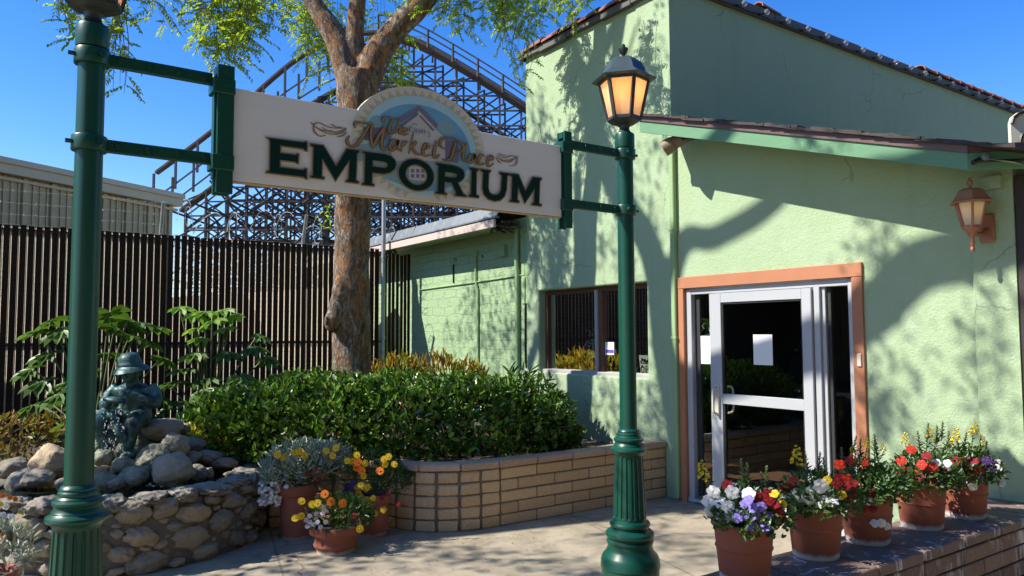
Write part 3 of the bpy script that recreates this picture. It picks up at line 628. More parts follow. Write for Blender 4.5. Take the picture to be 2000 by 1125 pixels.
# shelving seen dimly inside
for k in range(4):
    it.box((8.6, 2.6, .4+.5*k), (9.2, 5.0, .43+.5*k)); 
it.build('shop_interior', M['dark_in'], HB)
fl = MB(); quad(fl, (5.87, 2.3, .012), (9.5, 2.3, .012), (9.5, 7.8, .012), (5.87, 7.8, .012)); fl.build('shop_floor', M['warm_in'], HB)

# window
wf = MB()
X0 = 5.885
Y0, Y1, Z0, Z1 = 5.755, 7.655, 1.19, 2.205
wf.cbox((X0-.02, Y1-.045, Z0), (X0+.03, Y1, Z1), .004); wf.cbox((X0-.02, Y0, Z0), (X0+.03, Y0+.06, Z1), .004)
wf.cbox((X0-.018, Y0+.06, Z1-.05), (X0+.028, Y1-.045, Z1), .004)
wf.cbox((X0-.03, 6.565, Z0), (X0+.03, 6.625, Z1-.05), .004)
win = wf.build('window', M['brown_frame'], HB)
mm = MB(); mm.cbox((X0-.05, 6.628, Z0+.02), (X0+.02, 6.675, Z1-.03), .004)
mm.build('mullion', M['sill'], win)
wg = MB(); quad(wg, (X0+.012, Y0+.05, Z0), (X0+.012, 6.56, Z0), (X0+.012, 6.56, Z1), (X0+.012, Y0+.05, Z1)); wg.build('pane', M['glass'], win)
wg = MB(); quad(wg, (X0+.016, 6.6, Z0), (X0+.016, Y1-.06, Z0), (X0+.016, Y1-.06, Z1), (X0+.016, 6.6, Z1)); wg.build('pane', M['glass'], win)
sl = MB(); sl.cbox((X0-.085, Y0, Z0-.012), (X0+.03, Y1-.02, Z0+.035), .006); sl.build('sill', M['sill'], win)

# door with sidelights
dr = MB()
XD = 5.772
def jamb(mb, y0, y1, z0, z1, x0=XD, x1=XD+.10, c=.003): mb.cbox((x0, min(y0, y1), z0), (x1, max(y0, y1), z1), c)
jamb(dr, 5.212, 5.145, 0, 2.10); jamb(dr, 3.476, 3.425, 0, 2.10); jamb(dr, 5.145, 3.476, 2.045, 2.10, XD+.004)
jamb(dr, 5.145, 3.476, 2.10, 2.118, XD-.02, XD+.1); jamb(dr, 5.212, 3.425, .013, .045, XD-.02, XD+.1)
jamb(dr, 3.79, 3.735, .045, 2.045); jamb(dr, 4.925, 4.89, .045, 2.045, XD+.01)
jamb(dr, 3.735, 3.70, .045, 2.045, XD+.03)
door = dr.build('door', M['alu'], HB)
lf = MB()
XL = XD-.028
jamb(lf, 4.888, 4.757, .06, 2.04, XL, XL+.05); jamb(lf, 3.888, 3.796, .06, 2.04, XL, XL+.05)
jamb(lf, 4.757, 3.888, 1.95, 2.04, XL+.001, XL+.049); jamb(lf, 4.757, 3.888, .06, .27, XL+.001, XL+.049); jamb(lf, 4.757, 3.888, .995, 1.09, XL+.004, XL+.046)
lf.build('door_leaf', M['alu'], door)
gs = MB()
for y0, y1, z0, z1 in ((4.757, 4.74, .27, 1.95), (3.905, 3.888, .27, 1.95), (4.74, 3.905, 1.935, 1.95)): jamb(gs, y0, y1, z0, z1, XL+.012, XL+.03, .001)
for y0, y1 in ((5.145, 5.085), (3.70, 3.665)): jamb(gs, y0, y1, .045, 2.045, XD+.055, XD+.09, .001)
gs.build('gasket', M['alu_dark'], door)
for y0, y1, z0, z1, x in ((4.75, 3.89, .26, 1.0, XL+.03), (4.75, 3.89, 1.08, 1.96, XL+.03), (5.09, 4.92, .04, 2.05, XD+.07), (3.67, 3.47, .04, 2.05, XD+.07)):
    w = MB(); quad(w, (x, y1, z0), (x, y0, z0), (x, y0, z1), (x, y1, z1)); w.build('pane', M['glass'], door)
hd = MB(); hd.cbox((XL-.012, 4.835, .885), (XL, 4.785, 1.17), .004)
hd.tube(catmull([(XL-.01, 4.81, 1.15), (XL-.055, 4.81, 1.14), (XL-.07, 4.81, 1.09), (XL-.07, 4.81, .96), (XL-.055, 4.81, .91), (XL-.01, 4.81, .90)], 5), .011, 8)
hd.tube(catmull([(XL+.035, 4.72, 1.16), (XL+.07, 4.70, 1.15), (XL+.08, 4.69, 1.09), (XL+.08, 4.69, .97), (XL+.07, 4.70, .92), (XL+.035, 4.72, .91)], 5), .011, 8)
hd.build('handle', M['cream_plastic'], door, smooth=.7)
tr = MB()
tr.cbox((5.732, 3.33, 2.107), (5.79, 5.285, 2.222), .004)
tr.cbox((5.735, 5.214, 0.0), (5.79, 5.285, 2.105), .004); tr.cbox((5.735, 3.332, 0.0), (5.79, 3.424, 2.105), .004)
tr.build('door_casing', M['orange_trim'], HB)
rd = MB(); rd.cbox((5.722, 3.352, 1.388), (5.736, 3.388, 1.493), .004); rd.build('door_bell', M['cream_plastic'], HB)

# lean-to roof: fascia, drip edge, shingles, soffit
rf = MB()
def rake_board(mb, x0, x1, o0, o1, ya=5.304, yb=2.301):
    v = [(x0, ya, rake(ya)+o0), (x1, ya, rake(ya)+o0), (x1, ya, rake(ya)+o1), (x0, ya, rake(ya)+o1), (x0, yb, rake(yb)+o0), (x1, yb, rake(yb)+o0), (x1, yb, rake(yb)+o1), (x0, yb, rake(yb)+o1)]
    mb.add(v, [(0, 1, 2, 3), (7, 6, 5, 4), (0, 4, 5, 1), (1, 5, 6, 2), (2, 6, 7, 3), (3, 7, 4, 0)])
def bay_board(mb, o0, o1, off, th=.035):
    # the eave turns 45 degrees and then runs along the side
    P = [Vector((5.26-off, 2.301-off*.4, 0)), Vector((5.56, 2.0-off*1.2, 0)), Vector((9.0, 2.0-off*1.2, 0))]
    zb = rake(2.301)
    for a, b_ in zip(P, P[1:]):
        d = (b_-a).normalized(); n = Vector((d.y, -d.x, 0)); n = n if n.y < 0 else -n
        q = [a, b_, b_-n*th, a-n*th]
        mb.add([(p.x, p.y, zb+o0) for p in q]+[(p.x, p.y, zb+o1) for p in q], [(0, 3, 2, 1), (4, 5, 6, 7), (0, 1, 5, 4), (1, 2, 6, 5), (2, 3, 7, 6), (3, 0, 4, 7)])
rake_board(rf, 5.26, 5.30, 0, .112); bay_board(rf, 0, .112, 0)
rf.build('fascia', M['green_fascia'], HB)
dp = MB(); rake_board(dp, 5.245, 5.30, .113, .165, 5.325, 2.29); bay_board(dp, .113, .165, .014)
dp.build('drip_edge', M['drip'], HB)
so = MB()
so.add([(5.30, 5.30, rake(5.30)+.09), (5.30, 2.05, rake(2.05)+.09), (9, 2.05, rake(2.05)+.09), (9, 5.30, rake(5.3)+.09)], [(0, 1, 2, 3)])
so.build('soffit', M['stucco'], HB)
sh = MB(); ny = 16
for i in range(ny):
    y0 = 5.345-i*.21; y1 = y0-.25
    if y1 < 2.0: y1 = 2.0
    x = 5.225-rnd.uniform(0, .02)
    while x < 9.0:
        w = rnd.uniform(.16, .30); zz = rnd.uniform(.0, .012)
        za, zb = rake(y0)+.168+zz*.5, rake(y1)+.178+zz
        x1 = x+w-.006
        sh.add([(x, y0, za), (x1, y0, za), (x1, y1, zb+rnd.uniform(0, .012)), (x, y1, zb+rnd.uniform(0, .012)), (x, y0, za-.012), (x1, y0, za-.012), (x1, y1, zb-.016), (x, y1, zb-.016)], [(0, 3, 2, 1), (4, 5, 6, 7), (0, 1, 5, 4), (1, 2, 6, 5), (2, 3, 7, 6), (3, 0, 4, 7)])
        x += w
sh.build('roof', M['shingle'], HB)
# ragged shingle butts along the rake
ru = MB(); y = 5.34
while y > 2.3:
    w = rnd.uniform(.06, .2); zz = rake(y)+.166
    ru.add([(5.215+rnd.uniform(-.02, .02), y, zz), (5.34, y, zz), (5.34, y-w, rake(y-w)+.168), (5.215, y-w, rake(y-w)+.167), (5.225, y, zz+rnd.uniform(.015, .04)), (5.34, y, zz+.03), (5.34, y-w, rake(y-w)+.2), (5.225, y-w, rake(y-w)+.168+rnd.uniform(.012, .035))], [(0, 1, 2, 3), (7, 6, 5, 4), (0, 4, 5, 1), (1, 5, 6, 2), (2, 6, 7, 3), (3, 7, 4, 0)]); y -= w
ru.build('shingle_edge', M['shingle'], HB)
# parapet: flashing and clay tiles
fl = MB(); y = 7.96; k = 0
while y > 5.3:
    w = [.42, .55, .62, .5, .7][k % 5]; y1 = max(y-w, 5.3)
    fl.cbox((5.70-.004*(k % 2), y1, 5.275-[0, .02, .0, .012, .0][k % 5]), (5.9, y-.002, 5.345), .004); y = y1; k += 1
fl.cbox((5.695, 7.86, 5.275), (6.6, 7.98, 5.40), .004)
x = 5.7
while x < 19.5:
    fl.cbox((x, 5.315, 5.295), (x+1.79, 5.5, 5.41+rnd.uniform(0, .012)), .004); x += 1.8
fl.build('flashing', M['flash'], HB)
ti = MB()
def tile(mb, a, b_, r0, r1, up=Vector((0, 0, 1))):
    a, b_ = Vector(a), Vector(b_); d = (b_-a).normalized(); sd = d.cross(up).normalized(); u2 = sd.cross(d)
    nn = 9; o = []
    for p, r in ((a, r0), (b_, r1)):
        for th in (0, -.014):
            for i in range(nn):
                an = PI*i/(nn-1); o.append(p+sd*math.cos(an)*(r+th)+u2*math.sin(an)*(r+th)*.85)
    fs = []
    for i in range(nn-1):
        fs += [(i, i+1, 2*nn+i+1, 2*nn+i), (nn+i, 3*nn+i, 3*nn+i+1, nn+i+1), (i, nn+i, nn+i+1, i+1), (2*nn+i, 2*nn+i+1, 3*nn+i+1, 3*nn+i)]
    mb.add(o, fs)
y = 7.86
while y > 5.2:
    tile(ti, (5.76, y, 5.345), (5.76, y-.40, 5.352), .085, .105); y -= .355
ti.build('roof_tiles', M['clay_tile'], HB, smooth=.6); ti = MB()
x = 10.9
while x < 19:
    tile(ti, (x+.40, 5.37, 5.405), (x, 5.37, 5.415), .085, .10); x += .355
ti.build('roof_tiles', M['clay_tile'], HB, smooth=.6); ti = MB()
tile(ti, (7.62, 5.38, 5.40), (7.25, 5.38, 5.43), .075, .09)
ti.build('roof_tile', M['clay_tile'], HB, smooth=.6)
# downpipe
dpi = MB(); dpi.cbox((5.70, 5.292, 0.02), (5.757, 5.350, 3.62), .008)
for z in (.5, 1.6, 2.7): dpi.cbox((5.695, 5.285, z), (5.757, 5.357, z+.03), .003)
dpi.build('downpipe', M['pipe_green'], HB)
pl = MB(); pl.box((5.70, 5.2, 0), (5.757, 5.36, .012)); 
# dark post put in for the dark opening past the pilaster
dk = MB(); dk.cbox((5.72, 2.10, 0), (5.95, 2.215, 2.72), .006); dk.build('dark_opening_post', M['dark_brown'], HB)
jb = MB(); jb.cbox((5.66, 2.275, 2.645), (5.715, 2.41, 2.735), .006); jb.build('junction_box', M['stucco'], HB)

# lower brick wing
bw = MB(); XB = 5.80
bw.add([(XB, 7.9, 0), (XB, 15, 0), (XB, 15, 3.2), (XB, 7.9, 3.2)], [(0, 3, 2, 1)])
bw.build('brick_wall', M['painted_brick'], HB)
br = MB()
br.add([(5.38, 8.06, 3.075), (5.38, 15, 3.075), (9, 15, 3.075), (9, 8.06, 3.075)], [(0, 1, 2, 3)])
br.build('brick_wing_soffit', M['stucco'], HB)
bf = MB(); bf.cbox((5.345, 8.05, 3.04), (5.38, 15, 3.15), .004); bf.build('brick_wing_fascia', M['rot_wood'], HB)
bm2 = MB(); bm2.cbox((5.33, 8.0, 3.155), (5.40, 15, 3.18), .003)
y = 8.0
while y < 15:
    y1 = y+1.18; j = rnd.uniform(-.012, .012)
    bm2.add([(5.36, y, 3.181), (5.36, y1, 3.181), (5.43+j, y1, 3.335), (5.43+j, y, 3.335), (5.5, y, 3.33), (5.5, y1, 3.33)], [(0, 3, 2, 1), (3, 2, 5, 4)]); y = y1+.004
bm2.add([(5.45, 7.92, 3.322), (9, 7.92, 3.322), (9, 15, 3.322), (5.45, 15, 3.322)], [(0, 1, 2, 3)])
bm2.build('brick_wing_roof', M['roof_metal'], HB)
rot = MB()
for i in range(26):
    y = 7.93+rnd.random()*.32; rot.bar((5.36+rnd.random()*.3, y, 3.10+rnd.uniform(-.05, .04)), (5.36+rnd.random()*.35, y+rnd.uniform(-.12, .12), 3.08+rnd.uniform(-.08, .05)), rnd.uniform(.015, .05), .02)
rot.build('broken_eave', M['dark_brown'], HB); rot = MB()
for i in range(22):
    y = 11.2+rnd.random()*.6; rot.bar((5.34+rnd.random()*.2, y, 3.06+rnd.uniform(-.1, .05)), (5.34+rnd.random()*.25, y+rnd.uniform(-.25, .25), 3.04+rnd.uniform(-.1, .05)), rnd.uniform(.015, .05), .02)
rot.build('broken_eave', M['dark_brown'], HB)
cd = MB()
cd.tube([(5.77, 8.13, .5), (5.77, 8.13, 2.5), (5.76, 8.13, 2.55), (5.76, 8.13, 3.06)], .034, 10); cd.tube([(5.78, 9.12, .5), (5.78, 9.12, 2.3), (5.775, 9.17, 2.42), (5.775, 9.17, 2.86)], .016, 8)
cd.cbox((5.765, 9.14, 2.80), (5.80, 9.2, 2.87), .004); cd.cbox((5.74, 8.40, 2.72), (5.80, 8.53, 2.88), .006)
cd.tube([(5.785, 7.98, 2.44), (5.785, 9.3, 2.41), (5.785, 10.85, 2.39)], .009, 6); cd.tube([(5.79, 7.985, 2.44), (5.79, 7.985, 3.05)], .012, 6)
for y, z in ((9.05, 2.80), (8.92, 2.77)): cd.tube([(5.80, y+.1, z), (5.77, y+.1, z)], .022, 8)
cd.tube([(5.80, 9.75, 2.78), (5.74, 9.75, 2.80), (5.72, 9.79, 2.79), (5.72, 9.82, 2.74)], .016, 8)
cd.cbox((5.785, 7.92, 2.06), (5.80, 8.06, 3.0), .003)
cd.build('conduit', M['pipe_green'], HB, smooth=.7)
sl_ = MB(); sl_.tube([(5.79, 9.822, 2.72), (5.79, 9.822, 2.44)], .014, 6); sl_.build('cable', M['black'], HB); sl_ = MB(); sl_.tube([(5.79, 7.975, .6), (5.785, 7.98, 1.6), (5.79, 7.972, 2.4)], .012, 6)
sl_.build('cable', M['black'], HB)

# small things fixed to the building
def wall_lantern():
    t = thing('wall_lantern', 'copper coloured wall lantern glowing faintly at the right end of the green wall', 'wall lantern', (5.52, 2.405, 2.45))
    b = MB(); b.cbox((5.690, 2.335, 2.28), (5.714, 2.435, 2.48), .010)
    b.tube(catmull([(5.69, 2.385, 2.37), (5.62, 2.39, 2.33), (5.56, 2.40, 2.335), (5.52, 2.405, 2.355)], 5), .017, 8); b.build('bracket', M['copper'], t, smooth=.7)
    n = 6; a0 = PI/6
    f = MB(); c = (5.52, 2.405, 0)
    rt, rb, zt, zb = .098, .058, 2.545, 2.375
    ring = lambda r, z: [Vector((c[0]+r*math.cos(a0+2*PI*k/n), c[1]+r*math.sin(a0+2*PI*k/n), z)) for k in range(n)]
    T_, B_ = ring(rt, zt), ring(rb, zb)
    for k in range(n):
        f.bar(T_[k], B_[k], .014); f.bar(T_[k], T_[(k+1) % n], .014); f.bar(B_[k], B_[(k+1) % n], .016)
    f.lathe([(.0, 2.20), (.012, 2.205), (.017, 2.222), (.010, 2.24), (.018, 2.262), (.013, 2.29), (.022, 2.318), (.036, 2.345), (.06, 2.366), (.06, 2.375), (0, 2.375)], c, 12)
    f.build('cage', M['copper'], t, smooth=.6)
    r = MB(); r.lathe([(.135, 2.538), (.14, 2.545), (.12, 2.562), (.108, 2.585), (.085, 2.622), (.055, 2.638), (.014, 2.642)], c, 6, ang0=a0)
    r.lathe([(.012, 2.64), (.01, 2.66), (.018, 2.675), (.02, 2.69), (.010, 2.70), (.012, 2.712), (0, 2.72)], c, 10); r.build('lamp_roof', M['copper'], t, smooth=.5)
    p = MB()
    for k in range(n): p.add([T_[k], T_[(k+1) % n], B_[(k+1) % n], B_[k]], [(0, 1, 2, 3)])
    p.build('pane', M['frosted_pale'], t)
    bb = MB(); bb.blob((5.52, 2.405, 2.50), (.02, .02, .03), sub=2, amp=0); bb.build('bulb', M['bulb_dim'], t, smooth=4)
wall_lantern()
sp = thing('spotlight', 'tan cylinder spotlight under the upper end of the eave', 'spotlight', (5.50, 5.03, 3.49))
b = MB(); a, e = Vector((5.50, 4.90, 3.575)), Vector((5.36, 5.09, 3.445)); d = (e-a).normalized()
b.tube([a-d*.02, a, lerp(a, e, .6), lerp(a, e, .62), e], [.04, .062, .066, .074, .078], 20, caps=False); b.tube([a-d*.021, a-d*.02], [.001, .04], 20)
b.build('housing', M['tan_metal'], sp, smooth=.6)
b = MB(); b.tube([e-d*.03, e-d*.029], [.07, .07], 20); b.build('lens', M['copper'], sp)
b = MB(); b.tube([(5.50, 4.93, 3.57), (5.55, 4.92, 3.66)], .018, 8); b.build('mount', M['tan_metal'], sp)
tag((lambda m: (m.cbox((5.40, 4.80, 3.50), (5.50, 4.90, 3.60), .008), m.build('shadow_block', M['black'], loc=(5.45, 4.85, 3.55)))[1])(MB()), 'small black block standing for a shadow under the green eave beside the tan spotlight', 'shadow block')  # black block stands in for the dark shadow beside the spotlight

def bulbs(name, label, pts, sag, m_parent=None):
    t = thing(name, label, 'string lights', pts[0]); cb = MB()
    P = []
    for a, b_ in zip(pts, pts[1:]):
        a, b_ = Vector(a), Vector(b_)
        for k in range(4): P.append(lerp(a, b_, k/4)-Vector((0, 0, sag*4*(k/4)*(1-k/4))))
    P.append(Vector(pts[-1])); cb.tube(P, .008, 5); cb.build('cable', M['black'], t)
    for p in pts:
        s = MB(); p = Vector(p)
        s.tube([p+Vector((-.02, -.012, -.012)), p+Vector((.035, -.03, .012))], .017, 7); so_ = s.build('socket', M['black'], t)
        g_ = MB(); g_.blob(p+Vector((.07, -.045, .028)), (.032, .032, .036), sub=2, amp=0); g_.build('bulb', M['clear_bulb'], so_, smooth=4)
bulbs('string_lights', 'string of clear bulbs along the top edge of the shaded upper wall', [(6.0+.4*k, 5.305, 5.315+rnd.uniform(-.006, .006)) for k in range(22)], .012)
bulbs('string_lights', 'two clear bulbs on a black cable along the corner of the green eave', [(5.245, 2.265, 2.765), (5.59, 1.955, 2.77), (6.0, 1.955, 2.77)], .0)

def roof_sign():
    t = thing('roof_sign', 'white scalloped board with black scrollwork standing on the eave at the right edge', 'sign', (5.95, 2.05, 2.95))
    u = Vector((.82, -.573, 0)); O = Vector((5.73, 2.22, 0)); nrm = Vector((-.573, -.82, 0))
    out = [(0, 2.88), (0, 3.09), (.015, 3.13), (.06, 3.165), (.11, 3.175), (.15, 3.20), (.22, 3.225), (.32, 3.225), (.39, 3.20), (.43, 3.175), (.48, 3.165), (.525, 3.13), (.54, 3.09), (.54, 2.88)]
    b = MB(); n = len(out)
    b.add([O+u*s+Vector((0, 0, z)) for s, z in out]+[O+u*s-nrm*.03+Vector((0, 0, z)) for s, z in out], [tuple(range(n)), tuple(range(2*n-1, n-1, -1))]+[(i, n+i, n+(i+1) % n, (i+1) % n) for i in range(n)])
    b.build('board', M['em_cream'], t)
    k = MB(); W = lambda s, z: O+u*s+nrm*.006+Vector((0, 0, z))
    k.tube([W(s*.985+.004, z-.008) for s, z in out[1:-1]], .011, 6)
    for pts in ([(.05, 2.9), (.07, 3.0), (.13, 3.04), (.16, 2.99), (.12, 2.96), (.10, 3.0)], [(.10, 2.9), (.16, 2.95), (.2, 3.06), (.17, 3.12), (.13, 3.10), (.15, 3.06)], [(.2, 2.9), (.23, 3.0), (.29, 3.08), (.35, 3.1), (.37, 3.05), (.33, 3.02)], [(.27, 2.9), (.27, 3.19)], [(.33, 2.9), (.36, 2.97), (.42, 3.02), (.47, 2.98), (.43, 2.94)]):
        k.tube(catmull([W(*p) for p in pts], 6), .012, 6)
    k.build('scrollwork', M['iron_black'], t)
roof_sign()
# ================================================================= FENCE AND FAR BACKGROUND
FY = 11.3
fe = thing('slat_fence', 'tall dark brown slatted chain-link fence with barbed wire behind the plants', 'fence', (1, FY, 0))
s = MB(); x = -9.0
while x < 5.22:
    s.box((x, FY-.006, .08), (x+.067, FY+.006, 3.06+rnd.uniform(-.012, .012))); x += .0865
x = 5.30
while x < 5.73:
    s.box((x, FY-.106, .4), (x+.048, FY-.094, 2.98+rnd.uniform(-.02, .02))); x += .075 if rnd.random() < .7 else .065
s.build('slat_panel', M['slat'], fe)
w = MB(); z = .14
while z < 3.1:
    w.box((-9, FY-.0024, z-.0024), (5.3, FY+.0024, z+.0024)); z += .075
x = -3.0  # pale strips turned to the sun, added to brighten the slat gaps
while x < 5.2:
    w.add([(x-.0026, FY+.026, .1), (x+.0032, FY+.017, .1), (x+.0032, FY+.017, 3.04), (x-.0026, FY+.026, 3.04)], [(0, 1, 2, 3)])
    x += .0173
w.build('wire_and_sun_strips', M['mesh'], fe)
r_ = MB()
for z in (.22, 1.56, 3.0): r_.tube([(-9, FY+.03, z), (5.3, FY+.03, z)], .021, 8)
r_.build('rail', M['slat'], fe)
for x in (-7.6, -4.8, -2.0, 1.98, 4.0):
    p = MB(); p.tube([(x, FY+.05, 0), (x, FY+.05, 3.1), (x, FY-.10, 3.50)], .026, 8); p.build('post', M['galv'], fe, smooth=.8)
p = MB(); p.tube([(5.25, 11.12, 0), (5.25, 11.12, 4.05)], .034, 10)
for z in (.9, 1.6, 2.3, 2.9): p.tube([(5.25, 11.12, z), (5.25, 11.12, z+.04)], .042, 10)
p.build('post', M['galv'], fe, smooth=.8)
bw_ = MB()
for j, z in enumerate((3.19, 3.33, 3.48)):
    y = FY-.02-.04*j
    bw_.tube([(-9+.5*k, y, z+.008*math.sin(k*1.3)) for k in range(23)], .0022, 4)
    x = -9
    while x < 2:
        for a in range(2):
            d = rvec()*.022; bw_.bar(Vector((x, y, z))-d, Vector((x, y, z))+d, .0032)
        x += .125
pts = []
for k in range(440):
    a = k*.21; rr = .16+.05*math.sin(k*.173)+.03*math.sin(k*.071); pts.append((2.1+k*.0078+.12*math.sin(a*.37+1), FY-.02+rr*math.cos(a), 3.31+rr*math.sin(a)+.05*math.sin(k*.093)))
bw_.tube(pts, .0034, 4)
for k in range(0, 440, 3):
    d = rvec()*.02; q = Vector(pts[k]); bw_.bar(q-d, q+d, .004)
bw_.build('barbed_wire', M['wire'], fe)

bb = thing('metal_shed', 'beige ribbed metal building behind the fence on the left', 'building', (0, 14.9, 0))
P0, P1 = Vector((.152, 14.954, 0)), Vector((3.12, 16.74, 0)); e = (P1-P0).normalized(); nb = Vector((e.y, -e.x, 0))
A0 = P0-e*12; Lb = (P1-A0).length
mx = Matrix(((e.x, nb.x, 0, A0.x), (e.y, nb.y, 0, A0.y), (0, 0, 1, 0), (0, 0, 0, 1)))
if mx.determinant() < 0: pass
b = MB(); b.box((0, -8, 0), (Lb, 0, 4.34), mx); 
t = Lb-.02; k = 0
while t > 0:
    wd = .085 if k % 4 == 0 else .03
    b.box((t-wd, 0, 0), (t, .045 if k % 4 == 0 else .02, 4.335), mx); t -= .125; k += 1
b.build('wall', M['beige_metal'], bb)
b = MB(); b.box((-.05, .001, 4.25), (Lb+.1, .06, 4.30), mx); b.box((-.05, -8, 4.345), (Lb+.14, .16, 4.50), mx); b.build('gutter', M['beige_trim'], bb)
b = MB(); b.box((-.05, -8, 4.502), (Lb+.16, .20, 4.60), mx); b.build('roof_edge', M['beige_trim'], bb)

pwb = MB(); a, c_ = Vector((2.75, 20, 0)), Vector((5.45, 11.9, 0)); d = (c_-a).normalized(); nn = Vector((-d.y, d.x, 0))
q = [a, c_, c_+nn*-.2, a+nn*-.2]
pwb.add([(p.x, p.y, 0) for p in q]+[(p.x, p.y, 2.5) for p in q], [(0, 1, 2, 3), (7, 6, 5, 4), (0, 4, 5, 1), (1, 5, 6, 2), (2, 6, 7, 3), (3, 7, 4, 0)])
tag(pwb.build('yard_wall', M['pale_wall'], loc=(4.1, 16, 0)), 'sunlit pale wall seen through the gaps of the slat fence', 'wall')

# ---- wooden roller coaster
rc = thing('roller_coaster', 'big dark wooden roller coaster with a lattice of timber trestles', 'roller coaster', (25, 36, 0))
ez = Vector((.8195, -.573, 0)); ef = Vector((.573, .8195, 0)); O45 = ef*45
PROF = [(200, 400), (300, 325), (400, 250), (480, 180), (540, 120), (600, 78), (660, 52), (740, 42), (800, 55), (860, 90), (930, 132), (1030, 198), (1150, 290), (1300, 420), (1460, 560)]
PS = [((px-1000)*45/1475.86, 1.65+(656-py)*45/1475.86) for px, py in PROF]
def prof(s):
    if s <= PS[0][0]: return PS[0][1]
    for (a, za), (b_, zb) in zip(PS, PS[1:]):
        if s <= b_:
            t = (s-a)/(b_-a); return za+(zb-za)*t
    return PS[-1][1]
def prof_s(s): return sum(prof(s+d) for d in (-1.2, -.6, 0, .6, 1.2))/5
K = lambda s, dep, z: O45+ez*s+ef*dep+Vector((0, 0, z))
s0, s1 = -21.5, 13.5
ND = 24
st = [s0+(s1-s0)*i/70 for i in range(71)]
def ribbon(name, dep, off, wd, th, mat, a=s0, b_=s1):
    m = MB(); ss = [s for s in st if a <= s <= b_]
    for u, v in zip(ss, ss[1:]):
        z0, z1 = prof_s(u)+off, prof_s(v)+off
        q = [K(u, dep, z0), K(v, dep, z1), K(v, dep+wd, z1), K(u, dep+wd, z0)]
        dn = Vector((0, 0, th))
        m.add(q+[p-dn for p in q], [(0, 1, 2, 3), (7, 6, 5, 4), (0, 4, 5, 1), (2, 6, 7, 3)])
    return m.build(name, mat, rc)
ribbon('track', 0, 0, .5, .15, M['track_wood'], s0, -8.4); ribbon('track', 0, 0, 1.5, .15, M['track_wood'], -8.5)
ribbon('track', 3.4, -1.75, .8, .16, M['track_wood'])
ribbon('walkway', -.55, -.30, .55, .08, M['coaster_wood'], -8.5)
for dep, a in ((-.55, -8.0), (1.95, -8.0)):
    m = MB(); ss = [s for s in st if s >= a]
    for o_ in (.55, .95):
        for u, v in zip(ss, ss[1:]): m.bar(K(u, dep, prof_s(u)+o_-.25), K(v, dep, prof_s(v)+o_-.25), .075)
    for u in ss[::3]: m.bar(K(u, dep, prof_s(u)-.4), K(u, dep, prof_s(u)+.72), .11)
    m.build('handrail', M['coaster_wood'], rc)
bay = 1.3
for li, (dep, drop, off) in enumerate(((-.1, .2, 0), (1.75, .25, .3), (3.0, 2.0, .6), (4.2, 2.0, .15), (6.0, 2.1, .9), (8.6, 2.2, .5), (12, 2.8, 1.1))):
    m = MB(); xs = []; s = s0+off
    while s < s1: xs.append(s); s += bay
    for i, s in enumerate(xs):
        zt = prof_s(s)-drop
        if li < 2 and s < -9: zb = zt-1.9 
        else: zb = 0
        m.bar(K(s, dep, max(zb, 0)), K(s, dep, zt), .12, .12, ez)
        if i == len(xs)-1: break
        s2 = xs[i+1]; zt2 = prof_s(s2)-drop; zz = .6
        if li < 2 and s2 < -9: 
            m.bar(K(s, dep, zt-1.6), K(s2, dep, zt2-1.6), .08); continue
        lv = []; z = 3.2+.31*li
        while z < min(zt, zt2)-.25: lv.append(z); z += .92
        for z in lv: m.bar(K(s, dep-.06, z), K(s2, dep-.06, z), .06, .10)
        for j, (za, zb_) in enumerate(zip(lv, lv[1:])):
            r = (i*7+j*3+li*5) % 6
            if r in (0, 1, 4): m.bar(K(s, dep+.06, za), K(s2, dep+.06, zb_), .05, .09)
            if r in (2, 0, 5): m.bar(K(s, dep+.09, zb_), K(s2, dep+.09, za), .05, .09)
        if lv:
            m.bar(K(s, dep+.06, lv[-1]), K(s2, dep+.06, min(zt2, lv[-1]+1.0)), .05, .09)
    m.build('trestle', M['coaster_wood'], rc)
# cross timbers tying the trestles together
m = MB()
for i in range(24):
    s = s0+.7+i*bay
    z = 3.0+.5*(i % 2)
    while z < prof_s(s)-2.4:
        if s > -21:
            m.bar(K(s, 0, z), K(s, 13, z+.0), .10, .10)
            if (i+int(z)) % 2: m.bar(K(s, 0, z), K(s, 5.2, z+1.9), .09)
            else: m.bar(K(s, 3.3, z+1.9), K(s, 10, z), .09)
        z += 2.1
m.build('cross_bracing', M['coaster_wood'], rc)

